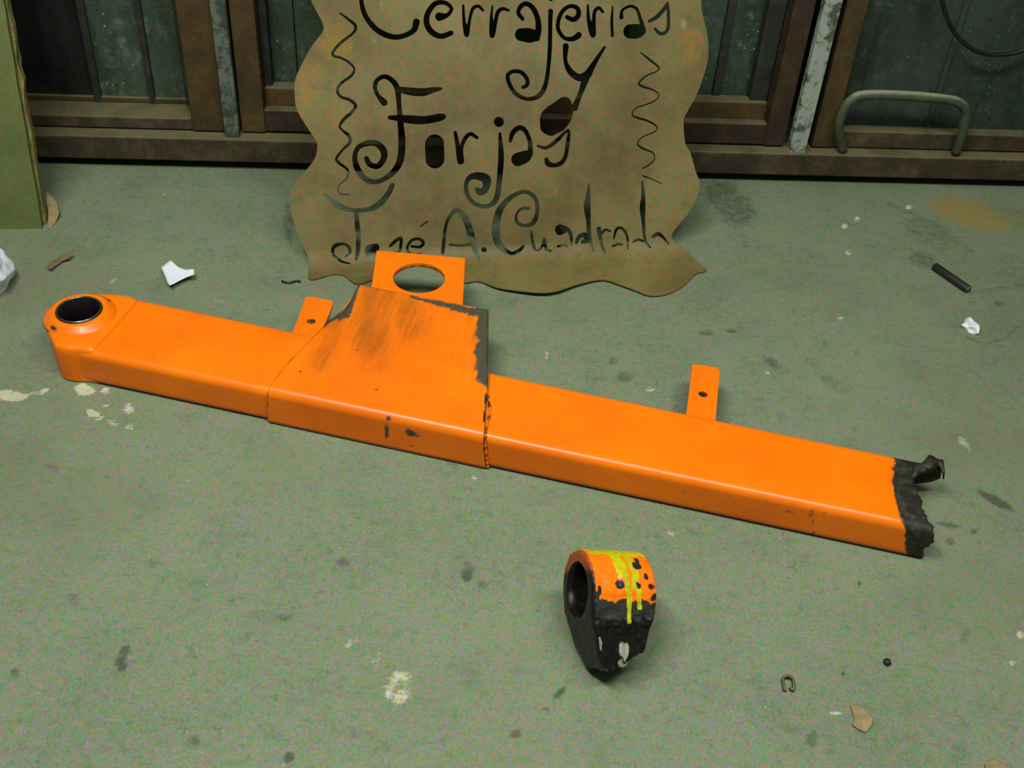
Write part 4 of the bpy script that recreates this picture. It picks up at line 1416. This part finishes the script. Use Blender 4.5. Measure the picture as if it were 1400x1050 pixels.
def crumpled_ball(name, px, py, r, mat, label, cat, seed):
    """paper screwed up loosely: creased facets cut from a ball by random planes"""
    import bmesh
    rnd = random.Random(seed)
    planes = []
    for _ in range(26):
        d = Vector((rnd.gauss(0, 1), rnd.gauss(0, 1), rnd.gauss(0, 1))).normalized()
        planes.append((d, rnd.uniform(0.68, 0.98)))
    bm = bmesh.new()
    bmesh.ops.create_icosphere(bm, subdivisions=5, radius=1.0)
    for v in bm.verts:
        d = v.co.normalized()
        k = min([h / d.dot(n) for n, h in planes if d.dot(n) > 0.05] + [1.05])
        k += 0.05 * mnoise.noise(d * 4.0) - 0.06 * abs(mnoise.noise(d * 2.6 + Vector((3, 1, 2))))
        v.co = Vector((d.x * k * r[0], d.y * k * r[1], max(d.z * k, -0.6) * r[2]))
    zm = min(v.co.z for v in bm.verts)
    for v in bm.verts: v.co.z -= zm
    me = bpy.data.meshes.new(name)
    bm.to_mesh(me)
    bm.free()
    me.materials.append(mat)
    o = bpy.data.objects.new(name, me)
    COL.objects.link(o)
    p = at_z(px, py)
    o.location = (p[0], p[1], 0.0004)
    return tag(o, label, cat)


crumpled_ball('crumpled_paper', -30, 398, (0.072, 0.082, 0.075), M_WHITE, 'crumpled white paper at the left edge below the thick board', 'paper', 5)
lump('white_chip', 1325, 449, 0.0125, 0.017, 0.012, M_WHITE, 'small bright white chip below the steel pin on the right', 'chip', 8.1, 2, 0.6, 0.4)
lump('pebble', 1212, 907, 0.0055, 0.0055, 0.005, M_DARK, 'tiny round dark pebble on the lower right floor', 'pebble', 1.1, 2, 0.15)

# steel pin
p0, p1 = at_z(1277, 364, .008), at_z(1325, 397, .008)
L = np.linalg.norm(p1 - p0)
pin = empty('steel_pin', (p0[0], p0[1], 0.0), (0, 0, math.atan2(p1[1] - p0[1], p1[0] - p0[0])))
tag(pin, 'dark steel pin lying on the floor at the right', 'pin')
tube('shank', [(0.0, 0, .0088), (.002, 0, .0088), (L - .006, 0, .0088), (L - .004, 0, .0088)], [.007, .0085, .0085, .008], M_DARK, pin, 16)
tube('tip', [(L - .004, 0, .0088), (L - .001, 0, .0088), (L, 0, .0088)], [.0075, .0070, .0050], M_STEEL, pin, 14)

# bent rusty clip
q = at_z(1077, 938)
cl_ = [(-.006, -.010, .002), (-.007, .004, .003), (-.005, .010, .004), (.001, .0115, .006), (.006, .008, .006), (.007, 0, .004), (.005, -.008, .002), (.001, -.004, .003)]
ck = tube('rusty_clip', smooth_path(cl_, 5), 0.0022, M_RUSTD, None, 8)
ck.location = (q[0], q[1], 0.0006)
tag(ck, 'tiny bent rusty clip on the floor below the broken eye', 'clip')

# scrap of black wire by the sign's foot
pts = [at_z(x, y, .003) for x, y in [(385, 384), (391, 386), (398, 386), (405, 384), (411, 385)]]
ww = tube('wire_scrap', [p - pts[0] + np.array([0, 0, .003]) for p in smooth_path(pts, 5)], .0022, M_CABLE, None, 8)
ww.location = (pts[0][0], pts[0][1], 0)
tag(ww, 'short black wire scrap beside the left foot of the sign', 'wire')
